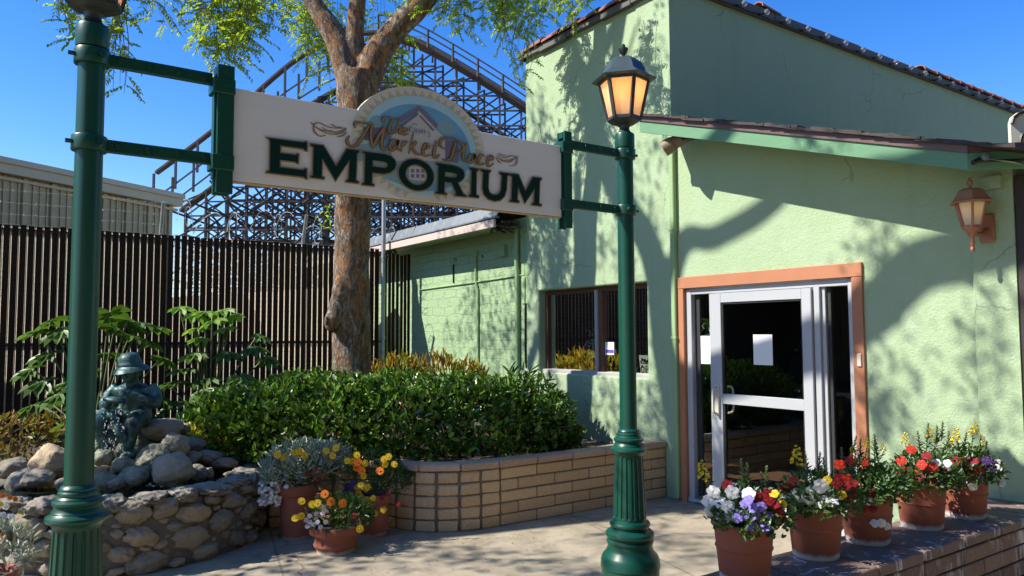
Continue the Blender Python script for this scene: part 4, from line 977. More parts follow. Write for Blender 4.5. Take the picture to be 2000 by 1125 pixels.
# ================================================================= LAMP POSTS AND SIGN
PROFILE = [(.19, 0), (.19, .03), (.172, .05), (.172, .262), (.178, .268), (.176, .307), (.165, .335), (.142, .36), (.134, .385), (.134, .40), (.139, .408), (.139, .42), (.128, .43), (.128, .434), (.143, .445), (.146, .457), (.143, .468), (.127, .482), (.108, .492), (.106, .500), (.120, .508), (.122, .52), (.118, .53), (.100, .542), (.099, .553)]
PROFILE2 = [(.086, .928), (.092, .938), (.108, .948), (.112, .957), (.110, .966), (.096, .974), (.091, .980), (.091, .984), (.085, .992), (.082, 1.0), (.084, 1.006), (.090, 1.013), (.090, 1.022), (.078, 1.03), (.078, 1.034), (.070, 1.042), (.072, 1.049), (.070, 1.057), (.064, 1.062), (.066, 1.069), (.062, 1.077), (.052, 1.084), (.0515, 1.10)]
def lamp_post(label, x, y, arm_dir, lit, faceang):
    t = thing('lamp_post', label, 'lamp post', (x, y, 0), 'lamp posts carrying the hanging sign')
    c = (x, y, 0)
    b = MB(); b.lathe(PROFILE, c, 48)
    fl_ = [(.099, .5535), (.100, .556)] + [(lerp(.099, .084, k/6), .562+.352*k/6) for k in range(7)] + [(.085, .922), (.086, .928)]
    def mod(a, z):
        if z < .56 or z > .916: return 1
        q = math.cos(a*18); return 1-.075*max(0, q)**.6
    b.lathe(fl_, c, 144, mod, caps=False); b.lathe(PROFILE2, c, 48)
    b.build('base', M['enamel'], t, smooth=.5)
    b = MB(); b.lathe([(.0515, 1.085), (.0505, 2.0), (.0495, 2.80)], c, 40); b.lathe([(.0495, 2.80), (.059, 2.803), (.061, 2.81), (.061, 2.885), (.058, 2.893), (.03, 2.897)], c, 40)
    b.build('shaft', M['enamel'], t, smooth=.5)
    for z in (2.415, 2.765):
        cl = MB(); cl.lathe([(.051, z-.032), (.063, z-.03), (.065, z-.026), (.065, z+.026), (.063, z+.03), (.051, z+.032)], c, 40)
        xa, xb = x+arm_dir*.058, x+arm_dir*(.46 if arm_dir > 0 else .47)
        cl.cbox((min(xa, xb), y-.013, z-.026), (max(xa, xb), y+.013, z+.026), .004)
        for yy, sg in ((y-.013, -1), (y+.013, 1)):
            for f in (.1, .38, .66, .92):
                cl.tube([(lerp(xa, xb, f), yy, z), (lerp(xa, xb, f), yy+sg*.008, z)], [.013, .010], 10)
        cl.tube([(x-arm_dir*.063, y-.02, z), (x-arm_dir*.085, y-.02, z)], .009, 8); cl.tube([(x+arm_dir*.03, y-.062, z), (x+arm_dir*.03, y-.072, z)], .012, 8)
        cl.build('arm', M['enamel'], t, smooth=.5)
    # lantern
    n = 6; a0 = faceang+PI/6
    ln = MB(); cc = (x, y, 0)
    ln.lathe([(.055, 2.893), (.046, 2.90), (.034, 2.912), (.030, 2.93), (.036, 2.945), (.056, 2.955)], cc, 20)
    ln.lathe([(.05, 2.950), (.075, 2.957), (.102, 2.972), (.104, 2.985), (.094, 2.987)], cc, 6, ang0=a0)
    rt, rb, zt, zb = .152, .099, 3.222, 2.986
    T_ = [Vector((x+rt*math.cos(a0+2*PI*k/n), y+rt*math.sin(a0+2*PI*k/n), zt)) for k in range(n)]
    B_ = [Vector((x+rb*math.cos(a0+2*PI*k/n), y+rb*math.sin(a0+2*PI*k/n), zb)) for k in range(n)]
    for k in range(n):
        ln.bar(T_[k], B_[k], .020); ln.bar(T_[k], T_[(k+1) % n], .02); ln.bar(B_[k], B_[(k+1) % n], .018)
    lant = ln.build('lantern', M['lamp_iron'], t, smooth=.6)
    rf_ = MB(); rf_.lathe([(.14, 3.218), (.198, 3.228), (.203, 3.235), (.185, 3.244), (.150, 3.268), (.136, 3.282), (.130, 3.30), (.112, 3.338), (.086, 3.362), (.055, 3.372), (.02, 3.374)], cc, 6, ang0=a0)
    rf_.build('lamp_roof', M['lamp_roof'], lant, smooth=.35)
    fn = MB(); fn.lathe([(.022, 3.373), (.014, 3.385), (.012, 3.395), (.022, 3.41), (.030, 3.428), (.031, 3.437), (.022, 3.441), (.012, 3.447), (.014, 3.456), (.006, 3.466), (0, 3.468)], cc, 14); fn.build('finial', M['lamp_iron'], lant, smooth=.6)
    for k in range(n):
        p = MB(); p.add([T_[k], T_[(k+1) % n], B_[(k+1) % n], B_[k]], [(0, 1, 2, 3)]); p.build('pane', M['frosted'], lant)
    bl = MB(); bl.blob((x, y, 3.16), (.026, .026, .036), sub=2, amp=0); bl.build('bulb', M['bulb'], lant, smooth=4)
    return t
ang_cam = lambda x, y: math.atan2(-y, -x)
PY = 3.39
lamp_post('green lamp post left of the sign, lantern cut off by the top edge', .322, PY, 1, True, ang_cam(.322, PY)+.25)
lamp_post('green lamp post with a whole lit lantern, at the right end of the sign', 3.228, PY, -1, True, ang_cam(3.228, PY)-.10)

sg = thing('hanging_sign', 'white painted shop sign lettered EMPORIUM hung between the two lamp posts', 'sign', (1.79, PY, 2.54))
FRONT = PY-.018
b = MB()
b.cbox((.868, FRONT, 2.329), (2.708, PY+.018, 2.741), .002); b.build('board', [M['sign_white']], sg)
b = MB(); b.cbox((.868, FRONT+.002, 2.322), (2.708, PY+.016, 2.3285), .001); b.build('bottom_edge', M['sign_edge'], sg)
for x0, x1 in ((.785, .868), (2.708, 2.775)):
    b = MB()
    for yy in (PY-.038, PY+.02): b.cbox((x0+.012, yy, 2.265), (x1, yy+.018, 2.83), .003)
    b.cbox((x0+.012, PY-.018, 2.79), (x1-.01, PY+.02, 2.828), .003); b.cbox((x0+.002, PY-.02, 2.33), (x0+.022, PY+.02, 2.74), .002)
    for z in (2.40, 2.735): b.cbox((x0-.008, PY-.046, z-.034), (x1+.003, PY+.046, z+.034), .004); b.tube([((x0+x1)/2+.012, PY-.046, z), ((x0+x1)/2+.012, PY-.054, z)], [.014, .011], 10)
    b.build('hanger', M['enamel'], sg)
# emblem: layered painted ellipse
def ell(mb, cx, cz, rx, rz, y, n=64, clip=None):
    mb.add([(cx+rx*math.cos(2*PI*k/n), y, cz+rz*math.sin(2*PI*k/n)) for k in range(n)], [tuple(range(n))])
ECX, ECZ, ERX, ERZ = 1.800, 2.615, .382, .298
def eclip(mb): 
    for v in mb.v: v.z = max(v.z, 2.331)
em = MB(); n = 64
em.cur = 0
ring = [(ECX+ERX*math.cos(2*PI*k/n), max(ECZ+ERZ*math.sin(2*PI*k/n), 2.331)) for k in range(n)]
em.add([(x, FRONT-.002, z) for x, z in ring]+[(x, PY+.015, z) for x, z in ring], [tuple(range(n)), tuple(range(2*n-1, n-1, -1))]+[(i, n+i, n+(i+1) % n, (i+1) % n) for i in range(n)])
em.cur = 1
nt = 46
for k in range(nt):
    a0, a1, am = 2*PI*k/nt, 2*PI*(k+1)/nt, 2*PI*(k+.5)/nt
    q = [(ECX+ERX*.84*math.cos(a0), ECZ+ERZ*.84*math.sin(a0)), (ECX+ERX*.84*math.cos(a1), ECZ+ERZ*.84*math.sin(a1)), (ECX+ERX*.965*math.cos(am), ECZ+ERZ*.965*math.sin(am))]
    if min(z for _, z in q) > 2.333: em.add([(x, FRONT-.0028, z) for x, z in q], [(0, 1, 2)])
em.cur = 2; ell(em, ECX, ECZ, ERX*.845, ERZ*.845, FRONT-.0032)
em.cur = 3; ell(em, ECX, ECZ-.012, ERX*.76, ERZ*.74, FRONT-.0036)
cols = dict(hillL=6, bushL=6, bushR=6, wing=4, wing2=4, gable=5, ground=6, roofL=4, roofR=4, rakeL=4, rakeR=4)
for i, kx in enumerate(('hillL', 'bushL', 'bushR', 'ground', 'wing', 'wing2', 'gable', 'rakeL', 'rakeR', 'roofL', 'roofR')):
    em.cur = cols[kx]; P_ = EMB[kx]
    em.add([(x, FRONT-.0040-.0003*i, z) for x, z in P_], [tuple(range(len(P_)))])
em.cur = 5
cx_, cz_ = sum(p[0] for q in WIN6 for p in q)/24, sum(p[1] for q in WIN6 for p in q)/24
em.add([(cx_-.05, FRONT-.0072, cz_-.035), (cx_+.05, FRONT-.0072, cz_-.035), (cx_+.05, FRONT-.0072, cz_+.035), (cx_-.05, FRONT-.0072, cz_+.035)], [(0, 1, 2, 3)])
em.cur = 4
for q in WIN6: em.add([(x, FRONT-.0075, z) for x, z in q], [(0, 1, 2, 3)])
def stroke(mb, pts, w0, y, sharp=1.0, const=False):
    P_ = catmull([(x, 0, z) for x, z in pts], 6) if len(pts) > 2 else [Vector((pts[0][0], 0, pts[0][1])), Vector((pts[1][0], 0, pts[1][1]))]
    n_ = len(P_); vs = []
    for i, p in enumerate(P_):
        t = (P_[min(i+1, n_-1)]-P_[max(i-1, 0)]).normalized(); sd = Vector((-t.z, 0, t.x))
        w = w0*(1 if const else (.62+.75*abs(t.z)))*(1 if const else min(1, .45+2.4*min(i, n_-1-i)/max(1, n_-1)))
        vs += [p+sd*w, p-sd*w]
    e0 = P_[0]-(P_[1]-P_[0]).normalized()*w0*.5; e1 = P_[-1]+(P_[-1]-P_[-2]).normalized()*w0*.5
    vs = [e0]+vs+[e1]
    fs = [(0, 1, 2)]+[(1+2*i, 3+2*i, 4+2*i, 2+2*i) for i in range(n_-1)]+[(len(vs)-1, len(vs)-2, len(vs)-3)]
    mb.add([(v.x, y, v.z) for v in vs], fs)
em.cur = 7
for st_ in KNT: stroke(em, st_, .0022, FRONT-.0076, const=True)
em.build('emblem', [M[k] for k in ('em_cream', 'em_khaki', 'em_aqua', 'em_blue', 'em_mauve', 'em_wall', 'em_hill', 'em_grey')], sg)
# lettering
def letters(polys, off, y0, th, name, mat):
    cu = bpy.data.curves.new(name, 'CURVE'); cu.dimensions = '2D'; cu.fill_mode = 'BOTH'; cu.extrude = th/2; cu.offset = off
    for P_ in polys:
        area = sum(P_[i][0]*P_[(i+1) % len(P_)][1]-P_[(i+1) % len(P_)][0]*P_[i][1] for i in range(len(P_)))
        sp_ = cu.splines.new('POLY'); sp_.points.add(len(P_)-1); sp_.use_cyclic_u = True
        for q, (x, z) in zip(sp_.points, P_): q.co = (x, z, 0, 1)
    ob = bpy.data.objects.new(name, cu); C.objects.link(ob)
    dg = bpy.context.evaluated_depsgraph_get(); me = bpy.data.meshes.new_from_object(ob.evaluated_get(dg))
    vs = [Vector((v.co.x, y0-v.co.z, v.co.y)) for v in me.vertices]; fs = [tuple(p.vertices) for p in me.polygons]
    bpy.data.objects.remove(ob); bpy.data.curves.remove(cu)
    return vs, fs
OC = (1.7654, 2.4587)
def ell_p(rx, rz, n=48, s=1): return [(OC[0]+rx*math.cos(s*2*PI*k/n), OC[1]+rz*math.sin(s*2*PI*k/n)) for k in range(n)]
LET['O'] = [ell_p(.0987, .0791), ell_p(.062, .052)]
def shrink(P_, d):
    # offset a closed outline by d along its normals (d > 0 grows a counter-clockwise outline)
    n_ = len(P_); A = sum(P_[i][0]*P_[(i+1) % n_][1]-P_[(i+1) % n_][0]*P_[i][1] for i in range(n_)); sgn = 1 if A > 0 else -1
    o = []
    for i in range(n_):
        a, b_, c_ = Vector(P_[i-1]), Vector(P_[i]), Vector(P_[(i+1) % n_])
        u = (b_-a).normalized(); v = (c_-b_).normalized()
        n1 = Vector((u.y, -u.x))*sgn; n2 = Vector((v.y, -v.x))*sgn; m = (n1+n2)
        if m.length < 1e-3: m = n1
        m.normalize(); k_ = 1/max(.45, m.dot(n1)); o.append(tuple(b_+m*d*k_))
    return o
outl, main = MB(), MB()
for kx, polys in LET.items():
    big = [shrink(polys[0], .0062)]+[shrink(p, -.0062) for p in polys[1:]]
    vs, fs = letters(big, 0, FRONT-.0092, .002, 'outline', None); outl.add(vs, fs)
    vs, fs = letters(polys, 0, FRONT-.0105, .003, 'letters', None); main.add(vs, fs)
o_ = outl.build('letter_outline', M['letter_tan'], sg); main.build('lettering', M['letter_green'], sg)
so_, si = MB(), MB()
for q, (kx, sts) in enumerate(SCR.items()):
    for j, st_ in enumerate(sts):
        y_ = FRONT-.0125-.0004*j-.0002*(q % 2)
        stroke(so_, st_, .0076, y_); stroke(si, st_, .0052, y_-.0016)
so_.build('script_outline', M['ink'], sg); si.build('script', M['script_tan'], sg)
fo = MB()
for j, st_ in enumerate(FLO): stroke(fo, st_, .0036, FRONT-.0020-.0003*j)
fo.build('flourish', M['letter_tan'], sg)
# ================================================================= TREES
def to_mesh(name, mb, voxel, mat, parent, smooth_it=6, decim=None):
    # weld overlapping limbs into one continuous skin
    o = mb.build(name, mat, parent, smooth=4)
    m = o.modifiers.new('weld', 'REMESH'); m.mode = 'VOXEL'; m.voxel_size = voxel; m.use_smooth_shade = True
    s = o.modifiers.new('soften', 'SMOOTH'); s.factor = .5; s.iterations = smooth_it
    dg = bpy.context.evaluated_depsgraph_get(); me = bpy.data.meshes.new_from_object(o.evaluated_get(dg))
    old = o.data; o.modifiers.clear(); o.data = me; me.name = name; bpy.data.meshes.remove(old)
    if not me.materials: me.materials.append(mat)
    return o
TA = thing('shade_tree', 'tree with a mottled orange bark trunk growing out of the hedge behind the sign', 'tree', (3.42, 8.03, .45))
t = MB()
def barkd(q): return .014*noise.noise(q*3.2)+.007*noise.noise(q*9)
trunk = [(3.47, 8.06, .30), (3.44, 8.04, .7), (3.415, 8.02, 1.1), (3.39, 8.0, 1.7), (3.375, 7.98, 2.3), (3.37, 7.94, 3.0), (3.36, 7.88, 3.7), (3.36, 7.83, 4.2), (3.37, 7.80, 4.6)]
t.tube(catmull(trunk, 5), [v for v in [lerp(.27, .225, min(1, i/10)) if i < 10 else lerp(.225, .195, min(1, (i-10)/12)) if i < 24 else lerp(.195, .235, (i-24)/16) for i in range(41)]], 20, disp=barkd)
LIMB_A = [[(3.38, 7.81, 4.30), (3.52, 7.68, 4.78), (3.70, 7.55, 5.10), (3.97, 7.34, 5.44), (4.4, 7.05, 6.2), (4.75, 6.8, 7.1), (5.0, 6.6, 8.0)],
          [(3.36, 7.82, 4.35), (3.32, 7.82, 4.95), (3.33, 7.77, 5.42), (3.28, 7.6, 6.4), (3.1, 7.3, 7.6), (3.0, 7.1, 8.6)],
          [(3.34, 7.84, 4.25), (3.20, 7.91, 4.85), (3.06, 7.98, 5.15), (2.91, 8.06, 5.42), (2.4, 8.3, 6.5), (1.9, 8.5, 7.6)]]
for P_, (ra, rb) in zip(LIMB_A, ((.175, .07), (.125, .05), (.165, .06))):
    c_ = catmull(P_, 6); t.tube(c_, [lerp(ra, rb, i/(len(c_)-1)) for i in range(len(c_))], 14, disp=barkd)
t.blob((3.36, 7.83, 4.35), (.235, .22, .26), sub=3, amp=.1, seed=3)
# old branch scar on the left of the trunk
t.blob(at(658, 608, 8.32), (.10, .10, .20), sub=3, amp=.15, seed=5); t.blob(at(648, 628, 8.28), (.085, .085, .12), sub=3, amp=.12, seed=8)
t.blob(at(664, 575, 8.34), (.09, .09, .22), sub=3, amp=.1, seed=9)
to_mesh('trunk', t, .022, M['bark'], TA, 3)
sc_ = MB(); q = at(638, 628, 8.20); sc_.blob(q, (.012, .02, .035), sub=2, amp=.3, seed=2); sc_.blob(q+Vector((.0, 0, .035)), (.01, .014, .02), sub=2, amp=.3, seed=4)
sc_.build('knot_hole', M['dark_brown'], TA, smooth=4)

def spray(mb, tw, p, d, n, L, w, up=Vector((0, 0, 1)), droop=.55):
    # a fine twig with leaflets in two ranks
    d = d.normalized(); q = p.copy(); st = .028
    sd = d.cross(up)
    if sd.length < .1: sd = d.orthogonal()
    sd.normalize(); pts = [p.copy()]
    for i in range(n):
        d = (d + Vector((0, 0, -droop*.12)) + rvec()*.05).normalized(); q = q+d*st; pts.append(q.copy())
        for sgn in (-1, 1):
            ld = (d*.55+sd*sgn*.8+Vector((0, 0, -.25))+rvec()*.22)
            mb.leaf(q, ld, (up+rvec()*.6).normalized(), L*rnd.uniform(.75, 1.15), w*rnd.uniform(.8, 1.1), .12, .12, .55)
    if tw is not None and len(pts) > 2: tw.tube(pts[::2] if len(pts) > 4 else pts, .0018, 3, caps=False)
lv, tw = MB(), MB()
def strand(px, py0, py1, D, dens=1.0, sway=0.0):
    a = at(px, py0, D); b_ = at(px+sway, py1, D)
    L = (b_-a).length; n_ = max(2, int(L/.085)); off = Vector((rnd.uniform(-.06, .06), rnd.uniform(-.06, .06), 0))
    pts = []
    for i in range(n_+1):
        f = i/n_; p = a.lerp(b_, f) + off*math.sin(f*3) + Vector((0, 0, 0)); pts.append(p)
    tw.tube(pts, [lerp(.0045, .0015, i/n_) for i in range(n_+1)], 4, caps=False)
    for i in range(1, n_+1):
        if rnd.random() > dens: continue
        d = rvec(); d.z = d.z*.4-.15
        spray(lv, tw, pts[i], d, rnd.randint(5, 10), .046, .020)
def cluster(n0, x0, x1, ytop, ybot, D0, D1, dens=1.0, sway=12):
    for _ in range(int(n0*(1.7 if dens >= 1 else 1.2)+.5)):
        x = rnd.uniform(x0, x1); f = 1-abs((x-(x0+x1)/2)/((x1-x0)/2+1e-6))**2
        strand(x, ytop+rnd.uniform(-40, 0), lerp(ytop+30, ybot, (.35+.65*f)*rnd.uniform(.72, 1.0)), rnd.uniform(D0, D1), dens, rnd.uniform(-sway, sway))
cluster(5, 112, 150, -30, 55, 6.0, 6.5, .8); cluster(9, 150, 250, -40, 118, 6.0, 6.8, .8); cluster(3, 222, 246, 40, 190, 6.2, 6.6, .7)
cluster(7, 255, 370, -50, 45, 6.2, 7, .5); cluster(22, 378, 500, -50, 128, 6.3, 7.2, 1.0); cluster(6, 500, 560, -50, 60, 6.3, 7, .6)
cluster(17, 556, 640, -60, 108, 8.6, 9.4, .95); cluster(7, 590, 662, 55, 170, 8.8, 9.3, .8); cluster(6, 640, 720, -60, 70, 9.0, 9.6, .8); cluster(8, 735, 800, 90, 180, 8.9, 9.4, .9)
cluster(6, 700, 775, -60, 90, 9.0, 9.5, .8); cluster(9, 795, 880, -50, 34, 8, 8.8, .8); cluster(16, 862, 962, -50, 62, 8.2, 9, .9)
cluster(18, 972, 1062, -50, 82, 8.3, 9.2, 1.0); cluster(2, 985, 1005, 50, 110, 8.6, 8.9, .5, 8); cluster(3, 1000, 1030, 90, 170, 8.6, 8.9, .8, 8)
cluster(13, 1050, 1170, -60, 26, 7.6, 8.1, .9)
# twigs drooping bare
for pts in ([(235, -20), (250, 20), (232, 60), (215, 110)], [(980, -30), (984, 40), (1000, 90), (1012, 140)], [(700, -30), (560, -20), (500, 30), (480, 60)], [(1075, -30), (1060, 30), (1045, 55)], [(150, -20), (128, 25), (110, 22)]):
    c_ = catmull([at(x, y, 8.7 if x > 900 else 6.6) for x, y in pts], 5); tw.tube(c_, [lerp(.007, .002, i/(len(c_)-1)) for i in range(len(c_))], 5)
# small shoot on the trunk
for x, y in ((618, 418), (632, 400), (625, 440), (640, 425)):
    for _ in range(5): lv.leaf(at(648, y+5, 8.1).lerp(at(x, y, 8.0), rnd.random()), rvec(), Vector((0, 0, 1)), .07, .03)
# upper crown (above the frame): clumps round the limbs
def crown(mb, tw, centres, nleaf, spread, L, w):
    for c_ in centres:
        for _ in range(nleaf):
            p = Vector(c_)+rvec()*spread*rnd.random()**.5
            d = rvec(); d.z = d.z*.5-.5
            mb.leaf(p, d, rvec(), L*rnd.uniform(.7, 1.2), w, .1, .1, .55)
cs = []
for P_ in LIMB_A:
    for q in P_[3:]:
        for _ in range(2):
            v = rvec()*rnd.uniform(.3, 1.1); p = Vector(q)+v
            if p.z > 5.9: cs.append(p)
crown(lv, tw, cs, 30, .30, .09, .026)
S1 = Vector((-.96, .41, 1.0)); cs = []
for _ in range(16): cs.append(Vector((XW, rnd.uniform(8.0, 10.2), rnd.uniform(.9, 2.6)))+S1*rnd.uniform(4.6, 5.6))
for y, z in ((8.3, 2.3), (8.5, 1.8), (8.2, 1.4), (9.3, 2.2), (9.5, 1.9), (9.2, 1.5), (8.9, 2.4)): cs.append(Vector((XW, y, z))+S1*4.9)
crown(lv, tw, cs, 40, .34, .10, .03)
lv.build('crown', M['tree_leaf'], TA); tw.build('twigs', M['twig'], TA)

# big tree just outside the left edge: its limbs and leaves throw the shadows on the house front
TB = thing('big_shade_tree', 'large tree left of the fountain, its branch shadows on the green wall', 'tree', (-2.4, 7.6, 0))
S1 = Vector((-.96, .41, 1.0))
def wallpt(y, z): return Vector((XW, y, z))
t = MB()
J = wallpt(5.50, 1.55)+S1*5.5
t.tube(catmull([(-2.5, 7.6, 0), (-2.35, 7.6, 1.6), (-2.1, 7.65, 3.2), (-1.6, 7.7, 4.8), (-.8, 7.75, 6.1), tuple(J)], 6), [lerp(.34, .2, i/30) for i in range(31)], 14, disp=barkd)
def limb(pts, tt, ra, rb, start=None):
    P_ = ([start] if start else [])+[wallpt(y, z)+S1*(tt if not isinstance(tt, tuple) else lerp(tt[0], tt[1], i/(len(pts)-1))) for i, (y, z) in enumerate(pts)]
    c_ = catmull(P_, 6); t.tube(c_, [lerp(ra, rb, (i/(len(c_)-1))) for i in range(len(c_))], 12, disp=barkd); return c_
limb([(5.50, 1.55), (5.58, 2.2), (5.72, 2.62), (5.98, 2.97), (6.31, 3.47), (6.58, 4.15), (6.70, 4.68)], 5.5, .185, .15)
limb([(6.70, 4.6), (6.45, 4.88), (6.22, 5.1), (6.10, 5.4), (6.0, 6.2)], 5.5, .105, .07)
limb([(6.70, 4.6), (6.85, 5.02), (6.97, 5.4), (7.2, 6.2)], 5.5, .085, .06)
limb([(5.50, 1.9), (5.36, 2.28), (5.18, 2.60), (4.85, 2.58), (4.43, 2.70), (4.15, 2.83), (3.89, 3.04), (3.5, 3.4), (3.0, 4.2)], 5.5, .115, .06)
limb([(5.2, 1.1), (4.4, 1.35), (3.75, 1.55), (3.30, 1.80), (3.11, 1.97), (2.91, 2.14), (2.68, 2.2), (2.45, 2.2), (2.1, 2.3), (1.5, 2.9)], 5.5, .17, .14, tuple(J-Vector((.3, 0, .3))))
limb([(7.9, 1.2), (7.5, 1.9), (7.28, 2.35), (7.12, 2.72), (7.04, 3.05), (7.0, 3.6)], 4.6, .07, .03)
limb([(7.28, 2.35), (7.55, 2.35), (7.75, 2.6)], 4.6, .045, .02)
limb([(6.3, 4.1), (6.05, 4.6), (5.7, 5.3)], 5.5, .04, .02)
to_mesh('trunk', t, .045, M['bark'], TB, 2)
lv = MB(); cs = []
# leaf clumps along the light paths to the house front, to the right-hand path and over the fountain
for y, z in ((7.8, 4.8), (7.7, 4.2), (7.85, 3.6), (5.6, 4.7), (5.75, 4.2), (5.6, 3.6), (5.8, 3.3), (5.6, 2.9), (5.65, 2.2), (5.5, 1.2), (5.45, .7), (2.4, 1.7), (2.3, 2.1), (3.1, .5), (2.5, .3)):
    cs.append(wallpt(y, z)+S1*rnd.uniform(4.6, 6.2))
for y, z in ((3.15, 2.5), (3.3, 2.3), (6.9, 3.0), (7.3, 3.6), (7.5, 4.4), (7.7, 3.2), (6.3, 2.6), (7.6, 1.6), (3.2, .9), (2.6, 1.3), (2.4, .9), (2.9, .6), (6.0, .8), (6.4, .95), (6.8, .8), (7.2, 1.0), (6.2, .6), (5.9, 1.0), (7.75, 2.2), (7.8, 1.8), (7.6, 2.6), (3.15, 1.45), (3.2, 1.2)):
    for _ in range(2): cs.append(wallpt(y+rnd.uniform(-.15, .15), z+rnd.uniform(-.15, .15))+S1*rnd.uniform(4.8, 5.6))
crown(lv, None, cs, 40, .30, .11, .032)
cs = []
for _ in range(30):
    gp = Vector((rnd.uniform(-.4, 2.9), rnd.uniform(4.3, 7.2), rnd.uniform(0, .6)))
    cs.append(gp+S1*((gp.x+.55)/.96+rnd.uniform(.1, 3.2)))
for _ in range(9):
    gp = Vector((rnd.uniform(2.6, 4.6), rnd.uniform(3.0, 4.6), 0)); cs.append(gp+S1*((gp.x+.55)/.96+rnd.uniform(.2, 2.6)))
cs = [c_ for c_ in cs if c_.x < -.35]
low = [Vector((2.5+.2*k+rnd.uniform(-.05, .05), rnd.uniform(2.12, 2.3), .54))+S1*(3.6+.22*k+rnd.uniform(0, .5)) for k in range(11)]  # extra leaf clumps added to shade the seat wall top and pots
crown(lv, None, [c_ for c_ in low if c_.x < -.3], 60, .17, .12, .045)
crown(lv, None, cs, 50, .40, .13, .05)
lv.build('crown', M['tree_leaf'], TB)

# ================================================================= PLANTS
def clumps_leaves(mb, clumps, per, L, w, up=.5, front=None, fold=.25, inner=.82, low=None):
    for ci, (c_, r) in enumerate(clumps):
        c_ = Vector(c_)
        for _ in range(per):
            v = rvec()
            if v.z < -.55: continue
            k = (1+.16*noise.noise(v*2.3+Vector((ci*5.1, 0, 0)))+.12*noise.noise(v*5+Vector((0, ci*3.3, 0))))*rnd.uniform(.78, 1.06)
            p = c_+Vector((v.x*r[0], v.y*r[1], v.z*r[2]))*k
            if low is not None and p.z < low: continue
            bad = False
            for cj, (c2, r2) in enumerate(clumps):
                if cj != ci:
                    q = p-Vector(c2)
                    if (q.x/r2[0])**2+(q.y/r2[1])**2+(q.z/r2[2])**2 < inner**2: bad = True; break
            if bad: continue
            d = (v*.7+Vector((0, 0, up))+rvec()*.75); nrm = (v+Vector((0, 0, .6))+rvec()*.5).normalized()
            mb.leaf(p, d, nrm, L*rnd.uniform(.7, 1.2), w*rnd.uniform(.8, 1.15), fold, .18, .55)
HC = [((1.95, 7.35, .70), (.42, .5, .42)), ((2.35, 7.1, .74), (.5, .58, .46)), ((2.85, 6.85, .76), (.52, .62, .47)), ((3.35, 6.62, .76), (.55, .68, .46)), ((3.9, 6.48, .77), (.58, .72, .44)), ((4.40, 6.40, .74), (.46, .66, .42)), ((4.72, 6.30, .62), (.30, .50, .30)), ((2.75, 7.5, .85), (.5, .5, .42)), ((3.6, 7.3, .84), (.55, .5, .40)), ((4.3, 7.1, .84), (.5, .5, .36))]
hedge = thing('hedge', 'long glossy dark green hedge growing behind the curved garden wall', 'hedge', (3.5, 6.7, .45))
h = MB(); clumps_leaves(h, HC, 3400, .074, .039, .55, low=.47, inner=.72); 
# loose shoots on top
for _ in range(70):
    c_, r = rnd.choice(HC); p = Vector(c_)+Vector((rnd.uniform(-.8, .8)*r[0], rnd.uniform(-.8, .8)*r[1], r[2]*.86))
    for k in range(7): h.leaf(p+Vector((0, 0, .016*k)), Vector((math.cos(k*2.4), math.sin(k*2.4), .7)), Vector((0, 0, 1)), .055, .026)
hb = h; hb.cur = 1
for c_, r in HC:
    for _ in range(4):
        q = Vector(c_)+Vector((rnd.uniform(-.4, .4)*r[0], rnd.uniform(-.3, .5)*r[1], 0)); hb.tube([(c_[0], c_[1], .44), ((q.x+c_[0])/2, (q.y+c_[1])/2, .62), (q.x, q.y, c_[2]+.2)], .007, 5)
h.build('foliage', [M['hedge_leaf'], M['twig']], hedge)
def shrub(name, label, cat, clumps, per, L, w, mat, up=.6, fold=.2, stems=True, base=.44):
    c0 = clumps[0][0]; t = thing(name, label, cat, (c0[0], c0[1], base)); mb = MB(); clumps_leaves(mb, clumps, per, L, w, up, fold=fold, low=base+.02); s = mb; s.cur = 1
    for c_, r in clumps:
        for _ in range(7):
            q = Vector(c_)+Vector((rnd.uniform(-.7, .7)*r[0], rnd.uniform(-.7, .7)*r[1], rnd.uniform(0, .5)*r[2])); s.tube([(c_[0], c_[1], base), tuple(lerp(Vector((c_[0], c_[1], base)), q, .5)+rvec()*.02), tuple(q)], .006, 5)
    mb.build('foliage', [mat, M['twig']], t); return t
shrub('orange_shrub', 'upright shrub with orange and yellow leaves between the trunk and the brick wall', 'shrub', [((4.2, 8.5, .95), (.42, .35, .42)), ((4.75, 8.45, .95), (.42, .35, .40)), ((5.1, 8.3, .9), (.3, .3, .36))], 480, .13, .032, M['orange_leaf'], 1.3)
pg = shrub('pale_shrub', "lighter green shrub with long drooping leaves at the hedge's right end", 'shrub', [((5.0, 6.95, .90), (.38, .36, .32)), ((5.2, 6.75, .74), (.24, .3, .24))], 360, .15, .040, M['pale_leaf'], .25)
shrub('yellow_shrub', 'small bright yellow leaved plant beside the rocks of the fountain, left of the hedge', 'shrub', [(tuple(at(402, 862, 6.75)), (.17, .15, .13)), (tuple(at(380, 850, 6.9)), (.12, .12, .10)), (tuple(at(425, 820, 7.0)), (.10, .10, .14))], 240, .055, .028, M['yellow_leaf'], .6)
shrub('coleus', 'low plant with yellow and rusty leaves behind the tan boulder at the left edge', 'shrub', [((.25, 8.3, .66), (.34, .3, .26)), ((.62, 8.45, .68), (.3, .3, .24)), ((-.05, 8.1, .62), (.3, .3, .24))], 300, .075, .036, M['coleus_leaf'], .5)
def palmate(mb, c_, d, nrm, R_, lobes=8):
    d = d.normalized(); sd = d.cross(nrm).normalized(); n = sd.cross(d)
    for k in range(lobes):
        a = (k-(lobes-1)/2)*(2*PI*.78/lobes); dd = d*math.cos(a)+sd*math.sin(a); ln = R_*(.62+.38*math.cos(a*.6))
        mb.leaf(c_, dd-n*.12, n, ln, ln*.45, .12, .2, .64)
